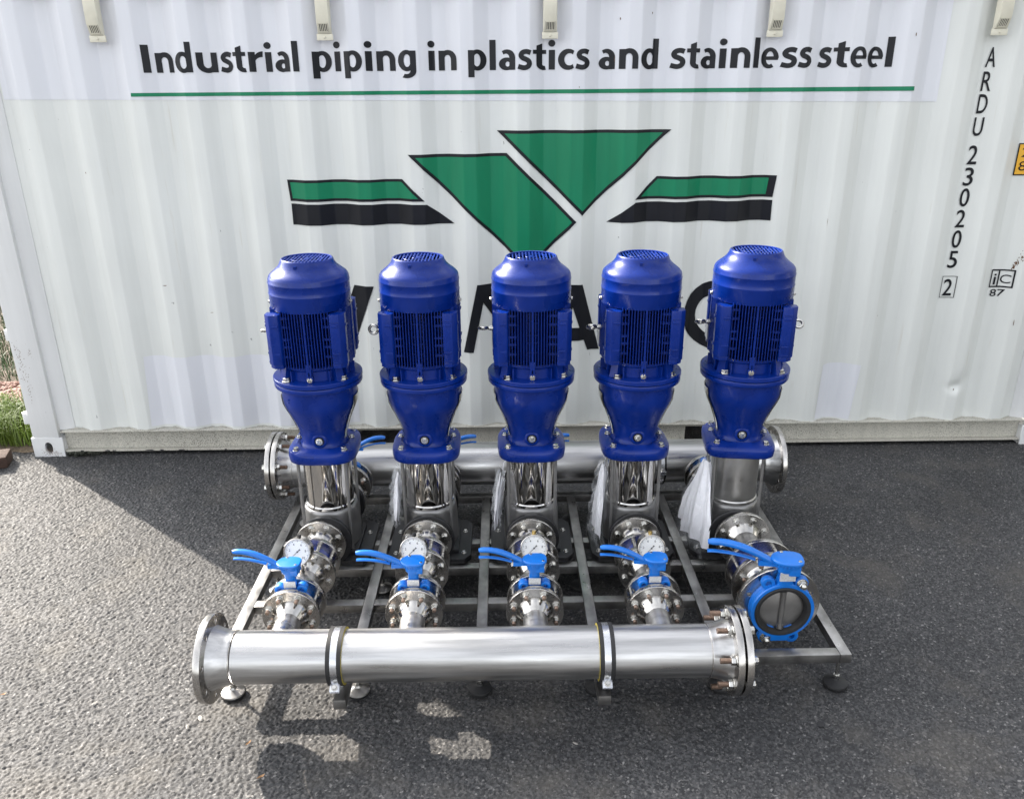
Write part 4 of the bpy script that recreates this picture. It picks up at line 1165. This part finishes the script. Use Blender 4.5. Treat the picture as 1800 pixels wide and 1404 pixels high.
# weld bead at left neck
for xw in (-1.130, .417): g = G(); g.torus(MR + .0003, .0018, 72, 8, T(xw, 0, 0) @ TORIGHT); g.obj('weld_bead', FLANGE, mf)
# --- clamps on the front manifold
for x, lb in ((-.795, 'rubber-lined pipe clamp near the left end of the front pipe'), (.0805, 'rubber-lined pipe clamp right of the middle on the front pipe')):
    t = thing('pipe_clamp', (x, MY, FT), lb, 'clamp', 'pipe clamps on the front pipe')
    zc = AX - FT
    g = G(); g.lathe([(MR + .0003, -.0245), (MR + .009, -.0245), (MR + .009, -.011), (MR + .0045, -.011), (MR + .0045, .011), (MR + .009, .011), (MR + .009, .0245), (MR + .0003, .0245)], 72, T(0, 0, zc) @ TORIGHT, close=True); g.obj('rubber_lining', RUBBER, t)
    g = G(); g.lathe([(MR + .0046, -.0105), (MR + .0085, -.0105), (MR + .0085, .0105), (MR + .0046, .0105)], 72, T(0, 0, zc) @ TORIGHT, close=True); g.obj('strap', ZINC, t)
    g = G()
    for s in ((1,) if x < 0 else (-1,)): g.lathe([(MR + .0002, s * .0246), (MR + .0070, s * .0246), (MR + .0070, s * .0251), (MR + .0002, s * .0251)], 72, T(0, 0, zc) @ TORIGHT, close=True)
    g.obj('yellow_seam', YEL, t)
    for s in (-1, 1):
        g = G(); yy = s * (MR + .010)
        M_ = T(0, 0, zc) @ RX(R(-28) if s < 0 else R(28))
        g.box(-.0125, .0125, *sorted((s * (MR + .004), s * (MR + .032))), .002, .006, M_); g.box(-.0125, .0125, *sorted((s * (MR + .004), s * (MR + .032))), -.008, -.004, M_)
        if s < 0: M_ = T(0, 0, zc) @ RX(R(34))
        lug = G()
        M_ = T(0, 0, zc) @ RX(R(32) * (1 if s < 0 else -1))
        lug.box(-.0155, .0155, *sorted((s * (MR + .004), s * (MR + .034))), .0025, .0060, M_); lug.box(-.0155, .0155, *sorted((s * (MR + .004), s * (MR + .034))), -.0080, -.0045, M_)
        lo = lug.obj('lug', ZINC, t, bevel=.0008)
        put('bolt', BOLTS_ME, None, lo, M_ @ T(0, s * (MR + .021), .006)); put('nut', NUT_ME, None, lo, M_ @ T(0, s * (MR + .021), -.008) @ RX(PI) @ Matrix.Scale(.75, 4))
    g = G(); g.cyl(.006, .0, zc - MR - .003, 14); g.loft([[(px, py, zz) for px, py in hexp(.0125)] for zz in (.001, .010)]); g.obj('stem', ZINC, t)

# --- rear manifold
RMY = -.755; RR = .1062; RFR = .166
rm = thing('suction_manifold', (0, RMY, AX), 'thick horizontal stainless steel pipe behind the pumps with flanged ends', 'pipe')
g = G(); g.lathe([(RR - .004, -1.27), (RR, -1.27), (RR, 1.02), (RR - .004, 1.02)], 96, TORIGHT, close=True); g.obj('pipe', PIPE, rm, ang=30)
manifold_end(-1.345, -1, RR, RFR, rm, 8)
g = G(); g.lathe([(.0001, -.003), (RFR * .74, -.003), (RFR * .74, .003), (.0001, .003)], 48, T(-1.359, 0, 0) @ TORIGHT); g.obj('gasket', RUBBER, rm)
put('blind_flange', flange_mesh(RFR, 0, .022, 8, RFR * .84, .0105), FLANGE, rm, T(-1.374, 0, 0) @ TORIGHT)
for k in range(8):
    a = 2 * PI * (k + .5) / 8; yy, zz = RFR * .84 * math.cos(a), RFR * .84 * math.sin(a)
    put('bolt', BOLTL_ME, None, rm, T(-1.385, yy, zz) @ TOLEFT @ RZ(random.random()))
    nu = put('nut', NUTL_ME, None, rm, T(-1.334, yy, zz) @ TORIGHT @ RZ(random.random())); put('stud', bpy.data.meshes['stud_long'], STUD, nu)
manifold_end(1.100, 1, RR, RFR, rm, 8)
RF = .112
for i, x in enumerate(PX):
    ye = -.918 - RMY
    g = G(); g.lathe([(.055, .05), (.055, .20)], 48, T(x, 0, 0) @ TOFRONT); g.obj('branch_pipe', PIPE, rm, ang=50)
    put('flange', flange_mesh(RF, .05, .020, 8, RF * .8, .009), FLANGE, rm, T(x, ye + .010 - .02, 0) @ TOFRONT)
    bolt_circle(rm, T(x, ye, 0) @ RX(R(-90)), RF * .8, 8, 'bolt')
for x, lb in ((-.640, 'black-lined clamp on the rear pipe between the first and second pumps'), (.520, 'black-lined clamp on the rear pipe left of the rightmost pump')):
    t = thing('pipe_clamp', (x, RMY, FT), lb, 'clamp', 'pipe clamps on the rear pipe')
    zc = AX - FT
    g = G(); g.lathe([(RR + .0003, -.022), (RR + .008, -.022), (RR + .008, .022), (RR + .0003, .022)], 72, T(0, 0, zc) @ TORIGHT, close=True); g.obj('rubber_lining', RUBBER, t)
    g = G(); g.lathe([(RR + .0082, -.012), (RR + .0112, -.012), (RR + .0112, .012), (RR + .0082, .012)], 72, T(0, 0, zc) @ TORIGHT, close=True); g.obj('strap', ZINC, t)
    g = G(); g.box(-.016, .016, -RR - .036, -RR - .006, zc + .003, zc + .007); g.box(-.016, .016, -RR - .036, -RR - .006, zc - .009, zc - .005); lo = g.obj('lug', ZINC, t, bevel=.0008)
    put('bolt', BOLTS_ME, None, lo, T(0, -RR - .022, zc + .007))
# rear spools and valves
rl_ = ['rear blue lever valve right of the leftmost pump', 'rear blue lever valve right of the second pump', 'rear blue lever valve right of the middle pump', 'rear blue lever valve right of the fourth pump', 'rear lever valve hidden behind the rightmost pump']
for i, x in enumerate(PX):
    t = thing('flanged_spool', (x, -1.1385, AX), 'dark steel spool at the back '+ names5[i], 'pipe spool', 'suction spools behind the pumps')
    M0 = RX(R(-90))
    g = G(); g.lathe([(.055, .02), (.055, .15)], 40, M0); g.obj('pipe', PIPE, t, ang=50)
    put('flange', flange_mesh(RF, .05, .020, 8, RF * .8, .009), FLANGE, t, M0 @ T(0, 0, .0102)); put('flange', flange_mesh(RF, .05, .020, 8, RF * .8, .009), FLANGE, t, M0 @ T(0, 0, .148))
    bolt_circle(t, M0 @ T(0, 0, .138) @ RX(PI), RF * .8, 8, 'nut')
    butterfly(x + .01, -.9495, .075, .060, .150, .472, rl_[i], 'rear lever valves', side=1, tilt=R(0))

# --- document bags tied to the pumps
def bag(i, px, top, w, h, label, yaw_, puff, swing=0.0):
    t = thing('document_bag', (px, PY - .03, top), label, 'document bag', 'manual bags hanging on the pumps', rz=yaw_)
    def tri(t): return 2 * abs((t / (2 * PI)) % 1 * 2 - 1) - 1          # sharp folds
    def sheet(w_, h_, off, seed, crump, fold, zoff=0, nx=26, nz=30, skew=0, rot=0.0):
        rnd = random.Random(seed); ph = [rnd.uniform(0, 6) for _ in range(8)]
        g = G(); vs_ = []; fs = []
        for j in range(nz + 1):
            v = j / nz
            for k in range(nx + 1):
                u = k / nx - .5
                ww = w_ * (.22 + .78 * min(1, v * 1.5) ** .8)
                b_ = puff * math.sin(PI * min(v * .85 + .05, 1)) * (1 - (2 * u) ** 2 * .8)
                c_ = crump * (tri(u * 23 + v * 9 + ph[0]) * .6 + tri(u * 11 - v * 17 + ph[1]) * .7 + math.sin(u * 37 + v * 31 + ph[2]) * .25)
                c_ += fold * tri(u * 14 + v * 2.5 * math.sin(ph[3]) + ph[4]) * (.3 + v)
                yy = u * ww + skew * v; zz = -v * h_ - zoff - .018 * abs(u) * math.sin(ph[5]) + crump * tri(u * 13 + ph[6])
                vs_.append((-off - b_ - c_ - swing * v, yy * math.cos(rot) - zz * math.sin(rot) * .3, zz))
        for j in range(nz):
            for k in range(nx):
                a = j * (nx + 1) + k; fs.append((a, a + 1, a + nx + 2, a + nx + 1))
        return g.add(vs_, fs)
    sheet(w, h, .016, i * 7 + 1, .010, .004).obj('plastic_front', PLASTIC, t, ang=25)
    sheet(w * .95, h, -.008, i * 7 + 2, .007, .003).obj('plastic_back', PLASTIC, t, ang=25)
    for q in range(4):
        sheet(w * (.86 - .05 * q), h * (.84 - .07 * q), .008 - .006 * q, i * 7 + 3 + q, .0015, .009 if i == 4 else .0035, .02 + .012 * q, skew=(q - 1.3) * .026).obj('paper_sheet', PAPER, t, ang=25)
    g = G(); g.sweep([(.0, 0, .0), (.004, .006, .03), (.02, .01, .045), (.035, 0, .05)], .0016, 8); g.sweep([(0, 0, 0), (-.012, -.01, .022)], .0012, 8); g.obj('cable_tie', PAPER, t)
bag(1, PX[1] - .117, .550, .15, .24, 'white paper in a clear bag on the second pump from the left', R(12), .012, swing=.022)
bag(2, PX[2] - .119, .535, .13, .27, 'narrow white paper bag on the left of the middle pump', R(-6), .014, swing=.018)
bag(3, PX[3] - .117, .575, .17, .36, 'white paper in a clear bag on the fourth pump from the left', R(8), .012, swing=.03)
bag(4, PX[4] - .122, .590, .21, .41, 'largest crumpled clear bag of white papers, on the rightmost pump', R(24), .016, swing=.055)

# --- small litter on the asphalt
def leaf_at(x, y, s, a, label):
    g = G(); pts = [(-s, 0, .004), (-s * .3, -s * .35, .007), (s * .5, -s * .28, .006), (s, 0, .010), (s * .5, s * .28, .007), (-s * .3, s * .35, .005)]
    g.add(pts + [(0, 0, .003)], [(6, k, (k + 1) % 6) for k in range(6)])
    o_ = g.obj('dry_leaf', LEAFM, smooth=False); o_.location = (x, y, .003); o_.rotation_euler = (0, 0, a); tag(o_, label, 'leaf', 'dry leaves on the asphalt')
leaf_at(-1.02, -2.42, .014, .5, 'small brown dry leaf inside the rounded flange shadow')
leaf_at(-1.10, -2.28, .012, .9, 'small tan dry leaf left of the rounded flange shadow')
leaf_at(-2.05, -2.03, .013, .2, 'pale dry leaf scrap on open sunlit asphalt at lower left')
leaf_at(-1.33, -1.62, .013, 2.2, 'reddish dry leaf just outside the left frame tube')
def pebble(x, y, s, label):
    g = G(); s *= .7; g.lathe([(.0001, -s * .4), (s * .8, -s * .2), (s, .1 * s), (s * .6, s * .5), (.0001, s * .55)], 7, Matrix.Diagonal((1.5, .8, .6, 1)))
    o_ = g.obj('pebble', STONE, smooth=False); o_.location = (x, y, .004); o_.rotation_euler = (random.uniform(-.3, .3), random.uniform(-.3, .3), random.random() * 6); tag(o_, label, 'pebble', 'pebbles on the asphalt')
pebble(-1.30, -2.16, .013, 'loose grey pebble below the left open flange')
pebble(-1.33, -2.20, .010, 'pale chip of stone below the left open flange')
pebble(-.02, -2.30, .010, 'small pale pebble on shaded asphalt below the front pipe middle')
pebble(-1.70, -2.08, .010, 'pale stone chip on sunlit asphalt left of the open flange')

def drip(x, y, r, label):
    g = G(); n = 18; g.add([(r * random.uniform(.75, 1.1) * math.cos(2 * PI * k / n) * 1.2, r * random.uniform(.75, 1.1) * math.sin(2 * PI * k / n), random.uniform(.003, .0042)) for k in range(n)] + [(0, 0, .0042)], [(n, k, (k + 1) % n) for k in range(n)])
    o_ = g.obj('oil_drip', DIRTB, smooth=False); o_.location = (x, y, 0); tag(o_, label, 'stain', 'oil drips on the asphalt')
drip(.819, -2.232, .013, 'larger black oil drip on the asphalt below the right frame corner')
drip(.811, -2.292, .008, 'smaller black oil drip just nearer than the larger one')
